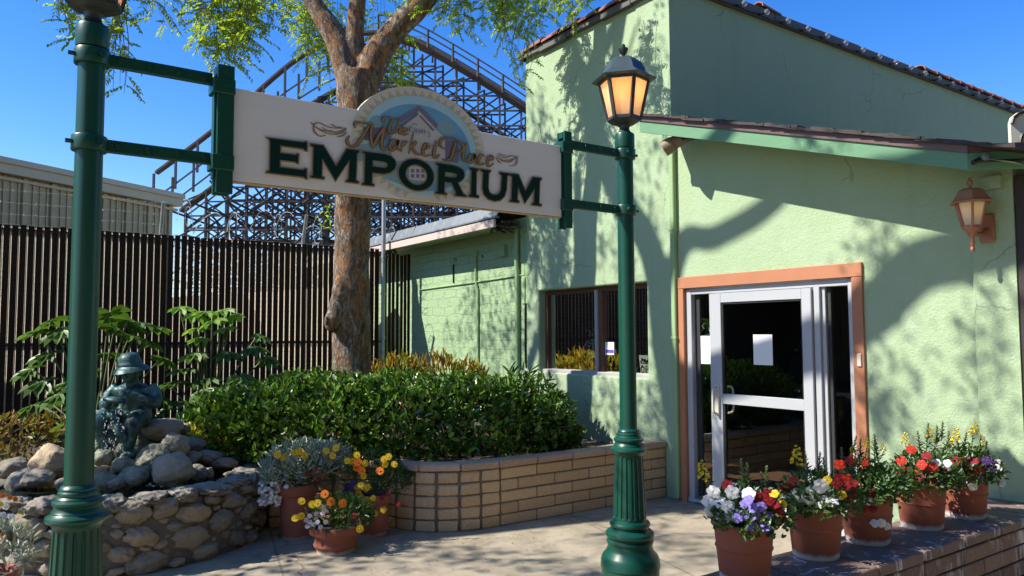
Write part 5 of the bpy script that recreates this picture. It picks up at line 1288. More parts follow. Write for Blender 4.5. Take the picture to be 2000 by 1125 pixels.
def fatsia(name, label, base, items, young=()):
    t = thing(name, label, 'shrub', base); lf_, st_, yg = MB(), MB(), MB(); b0 = Vector(base)
    for (px, py, D, R_) in items:
        c_ = at(px, py, D); rad = Vector((c_.x-b0.x, c_.y-b0.y, 0))
        dirv = rad.normalized() if rad.length > .05 else Vector((rnd.uniform(-1, 1), rnd.uniform(-1, 1), 0)).normalized()
        dirv = (dirv+Vector((-.15, -.25, -.25))+rvec()*.25)
        palmate(lf_, c_, dirv, Vector((-.25, -.15, 1))+rvec()*.25, R_)
        st_.tube(catmull([b0+Vector((rnd.uniform(-.05, .05), rnd.uniform(-.05, .05), 0)), b0.lerp(c_, .4)+Vector((0, 0, .1)), b0.lerp(c_, .8)+Vector((0, 0, .08)), c_], 4), .008, 5)
    for (px, py, D, R_) in young:
        c_ = at(px, py, D); palmate(yg, c_, (Vector((rnd.uniform(-1, 1), rnd.uniform(-1, .2), -.1))), Vector((-.3, -.2, 1))+rvec()*.2, R_, 7)
        st_.tube(catmull([b0, b0.lerp(c_, .55)+Vector((.02, .0, .05)), c_], 5), .009, 5)
    lf_.build('foliage', M['fatsia_leaf'], t); st_.build('stems', M['stem'], t)
    if young: yg.build('young_leaves', M['fatsia_young'], t)
def scat(n, x0, x1, y0, y1, D0, D1, r0, r1): return [(rnd.uniform(x0, x1), rnd.uniform(y0, y1), rnd.uniform(D0, D1), rnd.uniform(r0, r1)) for _ in range(n)]
it1 = [(100, 625, 8.0, .26), (75, 645, 8.0, .25), (120, 645, 7.9, .26), (95, 690, 7.9, .25), (215, 610, 8.2, .26), (250, 625, 8.1, .26), (275, 630, 8.2, .25), (300, 640, 8.3, .22), (225, 640, 8.0, .26), (255, 655, 8.0, .24), (170, 605, 8.4, .25), (85, 745, 7.8, .26), (60, 720, 7.9, .24), (115, 770, 7.7, .26), (290, 665, 8.3, .22), (215, 690, 8.1, .24), (320, 700, 8.6, .22)]
fatsia('fatsia', 'large leaved glossy plant behind the statue, partly hidden by the left lamp post', (.95, 8.75, .45), it1+scat(22, 60, 300, 720, 830, 7.9, 8.6, .20, .28))
it2 = [(380, 690, 8.3, .22), (440, 690, 8.5, .22), (490, 680, 8.6, .22), (505, 655, 8.8, .18), (540, 735, 8.5, .22), (470, 735, 8.3, .22), (400, 740, 8.2, .24), (360, 720, 8.2, .22), (340, 745, 8.1, .24), (520, 700, 8.7, .2)]
fatsia('fatsia', 'tall open plant with bright yellow-green young leaves in front of the slat fence', (2.05, 8.9, .45), it2+scat(20, 320, 460, 750, 850, 7.9, 8.5, .18, .26), [(350, 600, 8.4, .20), (375, 615, 8.3, .20), (400, 608, 8.4, .21), (435, 605, 8.5, .20), (415, 625, 8.3, .22), (450, 618, 8.5, .17), (385, 640, 8.3, .2), (395, 660, 8.4, .18), (440, 640, 8.5, .18)])

# ================================================================= FOUNTAIN
FC = Vector((.95, 7.0, 0)); FR = 1.10
fo_ = thing('stone_fountain', 'round fountain basin of mortared river stones with water running over boulders', 'fountain', tuple(FC))
b = MB(); b.lathe([(FR+.012, 0), (FR+.022, .12), (FR+.012, .30), (FR-.01, .46), (FR-.05, .475), (.86, .475), (.86, .30), (0, .30)], FC, 64, lambda a, z: 1+.012*math.sin(a*5+z*9)+.008*math.sin(a*13)); b.build('mortar_wall', M['dark_mortar'], fo_, smooth=.8)
stn = MB(); placed = []
for rr0, rr1, tries in ((.11, .16, 400), (.08, .125, 700), (.05, .08, 1100), (.03, .045, 1100)):
    for _ in range(tries):
        a = rnd.uniform(-PI*1.05, .45); rw = rnd.uniform(rr0, rr1); rh = rw*rnd.uniform(.5, .72); z = rnd.uniform(.03, .44)
        u = a*FR; ok = True
        for (u2, z2, w2, h2) in placed:
            if ((u-u2)/(rw+w2))**2+((z-z2)/(rh+h2))**2 < .80: ok = False; break
        if ok:
            placed.append((u, z, rw, rh)); d = Vector((math.cos(a), math.sin(a), 0)); c_ = FC+d*(FR+.004)+Vector((0, 0, z))
            rot = Matrix(((d.x, -d.y, 0), (d.y, d.x, 0), (0, 0, 1))) @ Matrix.Rotation(rnd.uniform(-.3, .3), 3, 'X')
            stn.blob(c_, (min(.055, rw*.6)+.012, rw*.97, rh*.98), rot, 4 if rw > .08 else 3, .26, 1.7, rnd.random()*50, .10)
stn.build('wall_stones', M['cobble'], fo_, smooth=4)
a = -PI*1.1
while a < .75:
    da = rnd.uniform(.16, .30); am = a+da/2; d = Vector((math.cos(am), math.sin(am), 0)); r0 = rnd.uniform(.96, 1.0)
    k = MB(); rot = Matrix(((d.x, -d.y, 0), (d.y, d.x, 0), (0, 0, 1))) @ euler(rnd.uniform(-.1, .1), rnd.uniform(-.1, .1), rnd.uniform(-.2, .2))
    k.blob(FC+d*(r0+.02)+Vector((0, 0, .485+rnd.uniform(-.01, .015))), (rnd.uniform(.13, .17), da*.54, rnd.uniform(.045, .06)), rot, 4, .30, 1.9, rnd.random()*60, .14)
    k.build('rim_stone', M['cobble'], fo_, smooth=4); a += da
wt = MB(); wt.lathe([(.0, .455), (.9, .455)], FC, 48, caps=False); wt.build('water', M['water'], fo_, smooth=4)
def boulder(px, py, D, r, mat, label=None, sub=3, amp=.16, drop=0):
    amp = .22; m = MB(); c_ = at(px, py, D); m.blob(c_, r, euler(rnd.uniform(-.3, .3), rnd.uniform(-.3, .3), rnd.uniform(0, 3)), 4, amp, 1.3, rnd.random()*90, .07)
    o = m.build('boulder', M[mat], fo_, smooth=4)
    if label: o['label'] = label
    return o
boulder(97, 905, 6.15, (.16, .14, .145), 'tan_boulder', 'large tan boulder'); boulder(45, 940, 6.0, (.14, .12, .08), 'cobble'); boulder(75, 935, 5.9, (.12, .10, .07), 'cobble'); boulder(30, 915, 6.4, (.13, .11, .09), 'cobble'); boulder(140, 950, 5.9, (.12, .1, .07), 'cobble')
boulder(335, 918, 5.95, (.19, .15, .135), 'boulder', 'large smooth grey boulder'); boulder(343, 870, 6.3, (.125, .11, .095), 'boulder'); boulder(318, 838, 6.6, (.17, .14, .10), 'boulder'); boulder(345, 842, 6.8, (.16, .13, .085), 'cobble'); boulder(384, 868, 6.6, (.105, .09, .075), 'cobble'); boulder(412, 893, 6.5, (.11, .09, .06), 'cobble'); boulder(384, 925, 6.15, (.085, .08, .075), 'cobble'); boulder(405, 925, 6.2, (.05, .05, .05), 'cobble'); boulder(370, 895, 6.4, (.1, .09, .06), 'cobble'); boulder(440, 905, 6.5, (.12, .1, .05), 'cobble')
boulder(205, 862, 6.25, (.10, .09, .10), 'mossy', 'mossy wet boulder'); boulder(202, 895, 6.1, (.10, .09, .075), 'mossy'); boulder(238, 910, 5.95, (.085, .08, .07), 'mossy'); boulder(265, 932, 5.85, (.15, .12, .085), 'mossy'); boulder(205, 945, 5.75, (.12, .1, .09), 'mossy'); boulder(300, 895, 6.15, (.14, .12, .11), 'mossy')
boulder(198, 922, 5.9, (.075, .065, .04), 'rust_rock', 'rust orange rock'); boulder(196, 940, 5.85, (.075, .065, .045), 'rust_rock', 'rust orange rock')
boulder(190, 840, 6.7, (.18, .16, .17), 'boulder'); boulder(255, 885, 6.6, (.25, .22, .27), 'mossy'); boulder(296, 862, 6.75, (.18, .16, .16), 'cobble'); boulder(230, 945, 5.7, (.07, .06, .045), 'cobble')
spl = MB()
for _ in range(90): spl.blob(at(rnd.gauss(222, 14), rnd.uniform(800, 905), rnd.uniform(6.0, 6.15)), (.004, .004, rnd.uniform(.004, .012)), sub=1, amp=0)
for _ in range(30): spl.blob(at(rnd.gauss(250, 30), rnd.uniform(935, 955), rnd.uniform(5.7, 5.9)), (.012, .012, .004), sub=1, amp=.3)
tag(spl.build('water_drops', M['splash'], fo_, smooth=4), kind='stuff')

# ---- seated bronze figure
BO = at(262, 815, 6.45); rx_ = Vector((_r.x, _r.y, 0)).normalized(); fw_ = Vector((-rx_.y, rx_.x, 0)); fw_ = fw_ if fw_.dot(Vector((BO.x, BO.y, 0))) < 0 else -fw_
BX = Vector((BO.x, BO.y, 0))
Q = lambda x, y, z: BX+rx_*x*1.06+fw_*y+Vector((0, 0, .64+(z-.64)*1.065))
stt = thing('boy_statue', 'verdigris bronze statue of a seated boy in a brimmed hat on the fountain rocks', 'statue', tuple(BX+Vector((0, 0, .63))))
m = MB()
def lim(pts, rad): c_ = catmull(pts, 5); m.tube(c_, [lerp(rad[int(i/5)], rad[min(int(i/5)+1, len(rad)-1)], (i % 5)/5) for i in range(len(c_))], 12)
m.blob(Q(0, -.02, .96), (.14, .14, .12), sub=3, amp=.08); lim([Q(0, -.02, .96), Q(0, .0, 1.06), Q(.0, .02, 1.15), Q(0, .03, 1.20)], [.125, .125, .13, .10])
m.blob(Q(-.01, .02, 1.14), (.165, .10, .09), Matrix(((rx_.x, fw_.x, 0), (rx_.y, fw_.y, 0), (0, 0, 1))), 3, .06)
lim([Q(0, .03, 1.20), Q(0, .05, 1.255), Q(0, .07, 1.29)], [.055, .048, .05])
m.blob(Q(0, .085, 1.305), (.072, .078, .088), sub=3, amp=.03); m.blob(Q(0.0, .165, 1.285), (.014, .018, .016), sub=2, amp=0); m.blob(Q(0, .13, 1.245), (.035, .03, .022), sub=2, amp=0)
for s in (-1, 1): m.blob(Q(.072*s, .08, 1.295), (.014, .018, .022), sub=2, amp=0); m.blob(Q(.028*s, .15, 1.312), (.012, .01, .008), sub=2, amp=0)
lim([Q(-.13, .02, 1.185), Q(-.178, .04, 1.12), Q(-.20, .08, 1.05), Q(-.14, .17, 1.055), Q(-.09, .225, 1.085)], [.056, .055, .050, .040, .030])
lim([Q(.13, .02, 1.185), Q(.185, .04, 1.12), Q(.20, .09, 1.06), Q(.14, .17, 1.10), Q(.07, .21, 1.14)], [.056, .055, .050, .040, .031])
def hand(c_, dx):
    m.blob(c_, (.030, .026, .018), sub=2, amp=.1)
    for k, l in enumerate((.030, .037, .035, .027)): 
        p0 = c_+rx_*(dx*.018)+fw_*(.012-.010*k); m.tube([p0, p0+rx_*dx*l*.6+Vector((0, 0, -.004)), p0+rx_*dx*l-Vector((0, 0, .014))], [.009, .0085, .007], 6)
    m.tube([c_+fw_*.01, c_+fw_*.028+rx_*dx*.012+Vector((0, 0, .012)), c_+fw_*.03+rx_*dx*.03+Vector((0, 0, .012))], [.011, .010, .008], 6)
hand(Q(-.07, .235, 1.09), 1); hand(Q(.05, .22, 1.145), -1)
lim([Q(-.08, .03, .95), Q(-.13, .16, .97), Q(-.15, .25, .945), Q(-.13, .25, .82), Q(-.09, .24, .70)], [.082, .074, .064, .050, .040])
lim([Q(.08, .03, .95), Q(.10, .17, .94), Q(.12, .27, .90), Q(.10, .28, .79), Q(.06, .28, .70)], [.082, .074, .064, .050, .042])
m.blob(Q(-.07, .29, .665), (.042, .075, .034), Matrix(((rx_.x, fw_.x, 0), (rx_.y, fw_.y, 0), (0, 0, 1))) @ Matrix.Rotation(.5, 3, 'Z'), 3, .05)
m.blob(Q(.10, .31, .675), (.078, .045, .040), Matrix(((rx_.x, fw_.x, 0), (rx_.y, fw_.y, 0), (0, 0, 1))) @ Matrix.Rotation(-.35, 3, 'Y'), 3, .05)
bd = to_mesh('body', m, .0095, M['bronze'], stt, 2)
for v in bd.data.vertices:
    q = v.co; f_ = noise.noise(Vector((q.x*26, q.y*26, q.z*11)))*.0055+noise.noise(q*55)*.0025
    v.co = q+v.normal*f_
hm = MB(); tl = Matrix.Translation(Q(0, .085, 1.345)) @ Matrix.Rotation(.13, 4, fw_) @ Matrix.Rotation(.12, 4, rx_)
pr = [(.03, .0), (.08, .0), (.118, -.012), (.142, -.036), (.147, -.032), (.124, .0), (.098, .012), (.094, .02), (.097, .026), (.096, .038), (.091, .044), (.088, .065), (.080, .09), (.063, .112), (.038, .124), (0, .128)]
hl = MB(); hl.lathe(pr, (0, 0, 0), 28, lambda a, z: 1+.03*math.sin(a*3+1)+.02*math.sin(a*7)); hm.add([tl @ v for v in hl.v], hl.f); hm.build('hat', M['bronze'], stt, smooth=.9)
bt = MB(); bt.blob(Q(-.035, .255, 1.10), (.095, .05, .026), Matrix(((rx_.x, fw_.x, 0), (rx_.y, fw_.y, 0), (0, 0, 1))) @ Matrix.Rotation(.12, 3, 'Y'), 3, .12); bt.build('held_object', M['bronze'], stt, smooth=4)
dk_ = MB(); dk_.tube(catmull([Q(.08, .33, .80), Q(.06, .36, .87), Q(.03, .36, .94), Q(.0, .37, .985)], 5), [.04, .04, .04, .04, .04, .036, .032, .03, .028, .026, .026, .026, .026, .027, .028, .028], 10); dk_.blob(Q(-.005, .375, .99), (.03, .032, .03), sub=2, amp=.05); dk_.tube([Q(.0, .39, .99), Q(.045, .41, .975)], [.016, .007], 8)
dk_.build('bird', M['bronze'], stt, smooth=4)

# ================================================================= FLOWER POTS
BM = {}
def bloom_mesh(kind, mat):
    key = (kind, mat)
    if key in BM: return BM[key]
    b = MB()
    if kind == 'pansy':
        for k, (a, ds, sx, sy, tz) in enumerate(((PI*.5-.62, .013, .0165, .0150, -.002), (PI*.5+.62, .013, .0165, .0150, -.003), (-.12, .014, .0150, .0140, .001), (PI+.12, .014, .0150, .0140, .0015), (-PI/2, .013, .0165, .0145, .003))):
            c_ = Vector((math.cos(a)*ds, math.sin(a)*ds, tz)); n_ = 12; vs = [Vector((c_.x*.25, c_.y*.25, 0))]
            for i in range(n_):
                t_ = 2*PI*i/n_; rr = 1+.07*math.sin(t_*5+k); v = c_+Vector((math.cos(t_)*sx*rr, math.sin(t_)*sy*rr, .003*math.sin(t_*3+k*2)-.004*((math.cos(t_)*.5+.5)))); vs.append(v)
            vs.append(c_+Vector((0, 0, .001)))
            b.add(vs, [(n_+1, 1+i, 1+(i+1) % n_) for i in range(n_)])
    elif kind == 'daisy':
        for k in range(20):
            a = 2*PI*k/20; d = Vector((math.cos(a), math.sin(a), .10+.08*(k % 2))); b.leaf(d*.004, d, Vector((0, 0, 1)), .023, .0095, .08, .12, .6)
        b.blob((0, 0, .003), (.007, .007, .004), sub=2, amp=.1)
    elif kind == 'snap':
        for k in range(15):
            a = k*2.4; z = .006*k; r = .015*(1-k/20); c_ = Vector((math.cos(a)*r, math.sin(a)*r, z)); d = Vector((math.cos(a), math.sin(a), .3))
            for q in range(4): b.leaf(c_, d+rvec()*.6, Vector((0, 0, 1))+rvec()*.5, .022*(1-k/26), .015, .3, .3, .7)
    elif kind == 'bud':
        for k in range(20):
            a = k*2.4; z = -.05+.0055*k; d = Vector((math.cos(a), math.sin(a), .9)); b.leaf(Vector((0, 0, z)), d, Vector((0, 0, 1)), .036*(1-k/28), .012, .2, .1, .6)
        b.tube([(0, 0, -.06), (0, 0, .055)], .003, 5)
    o = b.build('bloom_src', M[mat], None, smooth=4 if kind in ('pansy',) else None); me = o.data; me.name = kind; bpy.data.objects.remove(o); LOC.pop('bloom_src', None)
    BM[key] = me; return me
def bloom(parent, kind, mat, p, size, face=None, spin=None):
    me = bloom_mesh(kind, mat); o = bpy.data.objects.new('bloom', me); C.objects.link(o); o.parent = parent
    face = face or (Vector((-p.x, -p.y, 1.1-p.z*.2)).normalized()*1.0+rvec()*.45)
    if kind in ('snap', 'bud'): face = Vector((rnd.uniform(-.2, .2), rnd.uniform(-.2, .2), 1))
    qn = face.normalized().to_track_quat('Z', 'Y'); rot = qn.to_matrix().to_4x4() @ Matrix.Rotation(rnd.uniform(-.5, .5) if spin is None else spin, 4, 'Z')
    o.matrix_basis = Matrix.Translation(p-LOC[parent.name]) @ rot @ Matrix.Scale(size, 4); LOC[o.name] = p.copy(); return o
def pot_prof(h, rb, rt, lip=.02, ridges=((.62, .006),)):
    P_ = [(rb*.97, 0), (rb, .006)]
    zl = h*(1-.09)
    for k in range(1, 21):
        f = k/21; z = f*zl; r = lerp(rb, rt-.012, f)
        for zr, am in ridges: r += am*math.exp(-((f-zr)/.022)**2)
        P_.append((r, z))
    P_ += [(rt-.006, zl), (rt, zl+.006), (rt+.002, h-.012), (rt-.002, h-.002), (rt-.008, h), (rt-.016, h-.004), (rt-.02, h-.03), (rt-.024, h-.05)]
    return P_
def potted(label, base, h, rb, rt, mat, prof=None, group=None):
    t = thing('flower_pot', label, 'flower pot', base, group); b = MB(); b.lathe(prof or pot_prof(h, rb, rt), base, 40, caps=False); b.build('pot', M[mat], t, smooth=.7)
    s = MB(); s.lathe([(0, h-.035), (rt-.02, h-.04)], base, 24, caps=False); s.build('soil', M['soil'], t); return t
def fol(t, clumps, per, L, w, mat, up=.5, fold=.2, name='foliage', stems=None):
    mb = MB(); clumps_leaves(mb, clumps, per, L, w, up, fold=fold, inner=.5)
    if stems:
        for a, b_ in stems:
            a, b_ = Vector(a), Vector(b_); mb.tube([a, a.lerp(b_, .5)+rvec()*.01, b_], .0028, 4)
            for k in range(14):
                f = .15+.8*k/14; p = a.lerp(b_, f); an = k*2.4; mb.leaf(p, Vector((math.cos(an), math.sin(an), .55)), Vector((0, 0, 1)), .055*(1.1-f*.4), .015, .15, .15, .5)
    mb.build(name, M[mat], t)
RP = [(1472, 2.925, 2.315), (1612, 3.515, 2.335), (1713, 3.985, 2.33), (1822, 4.535, 2.315), (1910, 5.01, 2.29)]
D_of = lambda x, y: Vector((x, y, 0)).dot(Vector((_f.x, _f.y, 0)))
W_, Rd, Sc, Vi, Pu, Ye = 'pansy_white', 'pansy_red', 'pansy_scarlet', 'pansy_violet', 'pansy_purple', 'pansy_yellow'
FL5 = [
 ('nearest terracotta pot on the low brick wall, with white, violet and dark red pansies',
  [(W_, 1.05, [(1393, 962), (1408, 982), (1430, 962), (1422, 990), (1388, 998), (1412, 1012), (1462, 966), (1384, 980), (1405, 1000)]), (Rd, .85, [(1420, 948), (1490, 985), (1503, 978), (1518, 998), (1512, 984), (1480, 972), (1525, 1012), (1500, 965)]), (Vi, .72, [(1455, 985), (1470, 992), (1487, 990), (1452, 1006), (1466, 1012), (1478, 1006), (1500, 1010), (1468, 1028), (1440, 1012), (1425, 1003), (1495, 1030), (1462, 976)]), (Ye, .7, [(1512, 964), (1528, 986)])],
  [('snap_yellow', 1.0, [(1377, 936)]), ('stem', 1.0, [(1450, 922), (1460, 928), (1497, 935), (1487, 945)])]),
 ('second terracotta pot from the camera, with large white pansies and scarlet and dark red ones',
  [(W_, 1.25, [(1545, 965), (1562, 967), (1580, 972), (1600, 978), (1604, 950), (1622, 976), (1590, 962)]), (Sc, .9, [(1551, 940), (1640, 908), (1548, 952), (1655, 936)]), (Rd, .95, [(1535, 956), (1640, 935), (1650, 948), (1660, 962), (1655, 975), (1635, 945), (1665, 945)]), (Ye, .7, [(1616, 938), (1645, 967)])],
  [('snap_yellow', 1.15, [(1556, 908)]), ('stem', 1.0, [(1575, 905), (1600, 905), (1610, 915)])]),
 ('third terracotta pot, leafy green with spikes of yellow snapdragon and few flowers',
  [(Rd, .85, [(1700, 962), (1690, 990), (1704, 992), (1660, 900)]), (W_, .8, [(1686, 978), (1696, 978), (1709, 1022), (1722, 1022), (1730, 1028)]), (Sc, .6, [(1690, 905)])],
  [('snap_yellow', .6, [(1668, 890), (1692, 874), (1726, 882)]), ('stem', 1.0, [(1680, 878), (1708, 868), (1712, 880), (1645, 895), (1668, 872)])]),
 ('fourth terracotta pot, crowded with dark red and scarlet pansies against the green wall',
  [(Sc, .95, [(1780, 878), (1800, 908), (1760, 900), (1775, 925), (1786, 928), (1820, 912)]), (Rd, .9, [(1812, 915), (1795, 932), (1820, 930), (1842, 922), (1846, 938), (1770, 915), (1830, 945), (1755, 925), (1810, 890), (1826, 915), (1850, 928)]), (W_, .75, [(1830, 903), (1850, 905), (1848, 915)])],
  [('snap_yellow', .8, [(1818, 858), (1768, 868)]), ('stem', 1.0, [(1812, 845), (1840, 842), (1830, 850), (1795, 862), (1852, 862)])]),
 ('farthest terracotta pot, beside the wall, with white, dark red and deep purple pansies',
  [(Rd, 1.05, [(1876, 905), (1892, 918), (1912, 918), (1868, 900), (1900, 900)]), (Pu, .9, [(1926, 900), (1940, 906), (1930, 915), (1915, 935)]), (W_, .95, [(1946, 916), (1956, 927), (1948, 906), (1893, 938), (1900, 950), (1886, 945), (1954, 942)])],
  [('snap_yellow', 1.0, [(1900, 850), (1868, 862)]), ('snap_yellow', .6, [(1920, 868), (1858, 870)]), ('stem', 1.0, [(1885, 862), (1915, 868), (1925, 880)])])]
for (pxc, x, y), (lab, bl, sp_) in zip(RP, FL5):
    base = (x, y, .523); t = potted(lab, base, .262, .112, .146, 'terracotta', group='pots on the low brick wall'); D0 = D_of(x, y)
    stems = []
    for kind, sz, P_ in sp_:
        for px, py in P_:
            p = at(px, py, D0+rnd.uniform(-.03, .05)); bloom(t, 'snap' if kind == 'snap_yellow' else 'bud', kind, p, sz*1.0); stems.append(((x+rnd.uniform(-.05, .05), y+rnd.uniform(-.05, .05), .74), tuple(p)))
    fol(t, [((x, y, .83), (.155, .155, .115)), ((x-.05, y-.05, .80), (.13, .13, .09)), ((x+.06, y-.05, .80), (.14, .14, .10))], 440, .036, .018, 'pot_leaf', .5, stems=stems)
    for mat, sz, P_ in bl:
        for px, py in P_:
            dx = (px-pxc)*D0/1475.86; front = math.sqrt(max(.003, .185**2-min(dx*dx, .03)))
            bloom(t, 'pansy', mat, at(px, py, D0-front*1.02+rnd.uniform(-.035, .012)-(.025 if mat == Vi else 0)), sz*(1.15 if mat == Vi else 1.12))
# left cluster
tall = [(.118, 0), (.121, .008)]+[(lerp(.122, .148, k/14)+(.008*math.exp(-((k-7)/1.0)**2)), .01+.34*k/14) for k in range(15)]+[(.150, .352), (.164, .358), (.168, .366), (.168, .432), (.164, .44), (.152, .44), (.148, .41), (.145, .38)]
tA = potted('tall rose terracotta pot overflowing with silver leaves, at the back beside the fountain', (2.17, 6.20, 0), .44, .12, .168, 'terracotta_dark', tall, 'pots grouped by the fountain')
fol(tA, [((2.22, 6.22, .60), (.30, .26, .15)), ((2.42, 6.25, .58), (.20, .2, .13)), ((2.05, 6.2, .52), (.17, .17, .12))], 620, .075, .017, 'silver_leaf', .7)
fol(tA, [((2.2, 6.15, .52), (.26, .22, .12))], 260, .05, .02, 'pot_leaf', .5, name='green_leaves')
mb = MB()
for _ in range(70): mb.blob(at(rnd.uniform(505, 548), rnd.uniform(942, 988), 6.05+rnd.uniform(-.05, .1)), (.018, .016, .016), sub=1, amp=.35, seed=rnd.random()*9)
mb.build('white_blossom', M['bloom_white'], tA)
def set_blooms(t, D0, rows):
    for kind, mat, sz, P_ in rows:
        for px, py in P_: bloom(t, kind, mat, at(px, py, D0+rnd.uniform(-.03, .02)), sz)
set_blooms(tA, 6.02, [('daisy', 'daisy_yellow', 1.15, [(542, 888), (556, 893), (574, 884), (594, 889), (637, 881), (650, 890), (656, 875), (585, 882)]), ('pansy', Rd, .75, [(622, 936), (602, 925), (616, 917)]), ('pansy', W_, .75, [(559, 950)]), ('daisy', 'daisy_yellow', 1.0, [(589, 979)])])
mid_ = [(.122, 0), (.125, .008)]+[(lerp(.126, .142, k/14)+(.007*math.exp(-((k-6)/1.0)**2)), .01+.26*k/14) for k in range(15)]+[(.144, .272), (.155, .277), (.158, .284), (.158, .335), (.154, .342), (.143, .342), (.14, .32), (.138, .29)]
tC = potted('rose terracotta pot of yellow pansies and orange daisies against the tan block wall', (2.70, 5.92, 0), .342, .125, .158, 'terracotta_dark', mid_, 'pots grouped by the fountain')
fol(tC, [((2.72, 5.92, .50), (.24, .22, .17)), ((2.85, 5.88, .42), (.18, .16, .12))], 520, .055, .016, 'pot_leaf', .7)
set_blooms(tC, 6.02, [('daisy', 'daisy_yellow', 1.1, [(678, 900), (688, 901), (697, 889), (752, 907), (750, 897), (759, 892), (770, 907), (713, 905), (710, 930)]), ('daisy', 'daisy_orange', 1.3, [(706, 919), (742, 920), (697, 913), (699, 903)]), ('pansy', Ye, 1.0, [(697, 952), (705, 947), (715, 955), (718, 951), (700, 965), (715, 976), (729, 973), (704, 971), (720, 986), (732, 1003), (749, 996)]), ('pansy', Pu, 1.0, [(678, 950), (690, 944), (676, 960), (684, 955)]), ('pansy', Rd, .8, [(746, 972), (759, 964), (778, 987)])])
bowl = [(.135, 0), (.14, .01), (.146, .035), (.158, .045), (.168, .058), (.168, .072), (.160, .085), (.160, .12), (.166, .135), (.17, .142), (.192, .146), (.198, .152), (.200, .195), (.196, .204), (.188, .208), (.178, .204), (.174, .18), (.172, .16)]
tB = potted('wide low terracotta bowl of lilac violas before the two taller pots', (2.27, 5.62, 0), .208, .14, .2, 'terracotta', bowl, 'pots grouped by the fountain')
fol(tB, [((2.28, 5.62, .27), (.22, .2, .15)), ((2.38, 5.60, .26), (.17, .16, .12))], 520, .05, .015, 'pot_leaf', .7)
set_blooms(tB, 5.62, [('pansy', 'viola_lilac', .68, [(605, 1008), (617, 1012), (630, 1003), (632, 992), (620, 1020), (600, 1028), (612, 1025), (636, 1020), (605, 1020), (598, 1016), (626, 1030), (634, 998), (618, 1004)]), ('daisy', 'daisy_orange', 1.25, [(634, 965), (646, 980), (669, 983)]), ('daisy', 'daisy_yellow', 1.15, [(589, 979), (577, 1012), (588, 1008), (610, 985), (620, 983), (703, 1033)]), ('pansy', Rd, .9, [(693, 1007)])])
# the pot half cut by the left edge
pe = (.02, 5.0, 0)
tE = potted('flower pot with orange and white blooms cut off by the left edge of the photo', pe, .40, .14, .18, 'terracotta_dark', None, None)
fol(tE, [((.05, 5.0, .50), (.22, .2, .16))], 420, .06, .016, 'silver_leaf', .7)
set_blooms(tE, 4.0, [('daisy', 'daisy_orange', .55, [(4, 968), (20, 972), (30, 975), (2, 1045)]), ('pansy', W_, .6, [(12, 990), (6, 1005), (20, 1008)]), ('pansy', Ye, .45, [(2, 985), (40, 1000)])])

# ================================================================= NOTICES AND WINDOW THINGS
def sheet(name, label, cat, x, y0, y1, z0, z1, lines=(), band=None):
    t = thing(name, label, cat, (x, (y0+y1)/2, z0)); b = MB(); b.box((x-.001, y0, z0), (x+.001, y1, z1)); b.build('sheet', M['paper'], t)
    if lines:
        k = MB()
        for f, a, c_ in lines:
            z = lerp(z1, z0, f); k.add([(x-.0016, lerp(y1, y0, a), z), (x-.0016, lerp(y1, y0, c_), z), (x-.0016, lerp(y1, y0, c_), z-.004), (x-.0016, lerp(y1, y0, a), z-.004)], [(0, 1, 2, 3)])
        k.build('print', M['print'], t)
    if band:
        k = MB(); za, zb = lerp(z1, z0, band[0]), lerp(z1, z0, band[1]); k.add([(x-.0017, y1-.012, za), (x-.0017, y0+.004, za), (x-.0017, y0+.004, zb), (x-.0017, y1-.012, zb)], [(0, 1, 2, 3)]); k.build('violet_band', M['purple'], t)
    return t
XL2 = XL+.03
sheet('paper_notice', 'blank white paper taped to the middle of the glass door', 'notice', XL2-.004, 4.206, 4.41, 1.372, 1.646)
sheet('paper_notice', 'printed white paper in the narrow side pane left of the door', 'notice', XD+.062, 4.93, 5.085, 1.36, 1.635, [(.05, .1, .3)]+[(.14+.06*k, .1, .9 if k % 4 else .6) for k in range(13)])
sheet('window_sticker', 'small white sticker with a violet band on the right pane of the window', 'sticker', X0+.006, 6.405, 6.555, 1.42, 1.565, [(.15, .1, .8), (.28, .1, .85), (.40, .3, .6)], (.58, .86))
osn = thing('open_sign', 'white OPEN sign with a green flourish standing in the lower right corner of the window', 'sign', (5.95, 5.92, 1.2))
b = MB(); b.add([(5.945, 6.065, 1.425), (5.945, 5.73, 1.425), (5.945, 5.73, 1.205), (5.945, 6.035, 1.205), (5.952, 6.065, 1.425), (5.952, 5.73, 1.425), (5.952, 5.73, 1.205), (5.952, 6.035, 1.205)], [(0, 1, 2, 3), (7, 6, 5, 4), (0, 4, 5, 1), (1, 5, 6, 2), (2, 6, 7, 3), (3, 7, 4, 0)]); b.build('board', M['paper'], osn)
def wstroke(mb, pts, w, x):
    c_ = catmull([(x, y, z) for y, z in pts], 5) if len(pts) > 2 else [Vector((x, *p)) for p in pts]
    mb.tube(c_, w, 5)
b = MB(); o0 = 6.005
wstroke(b, [(o0+.022*math.cos(a*PI/5), 1.27+.036*math.sin(a*PI/5)) for a in range(11)], .0075, 5.943)
def Lx(s): return o0-.05-s
wstroke(b, [(Lx(0), 1.234), (Lx(0), 1.306)], .008, 5.943); wstroke(b, [(Lx(0), 1.303), (Lx(.03), 1.300), (Lx(.036), 1.285), (Lx(.03), 1.270), (Lx(0), 1.268)], .006, 5.943)
wstroke(b, [(Lx(.07), 1.234), (Lx(.07), 1.306)], .008, 5.943)
for z in (1.303, 1.27, 1.237): wstroke(b, [(Lx(.07), z), (Lx(.105), z)], .006, 5.943)
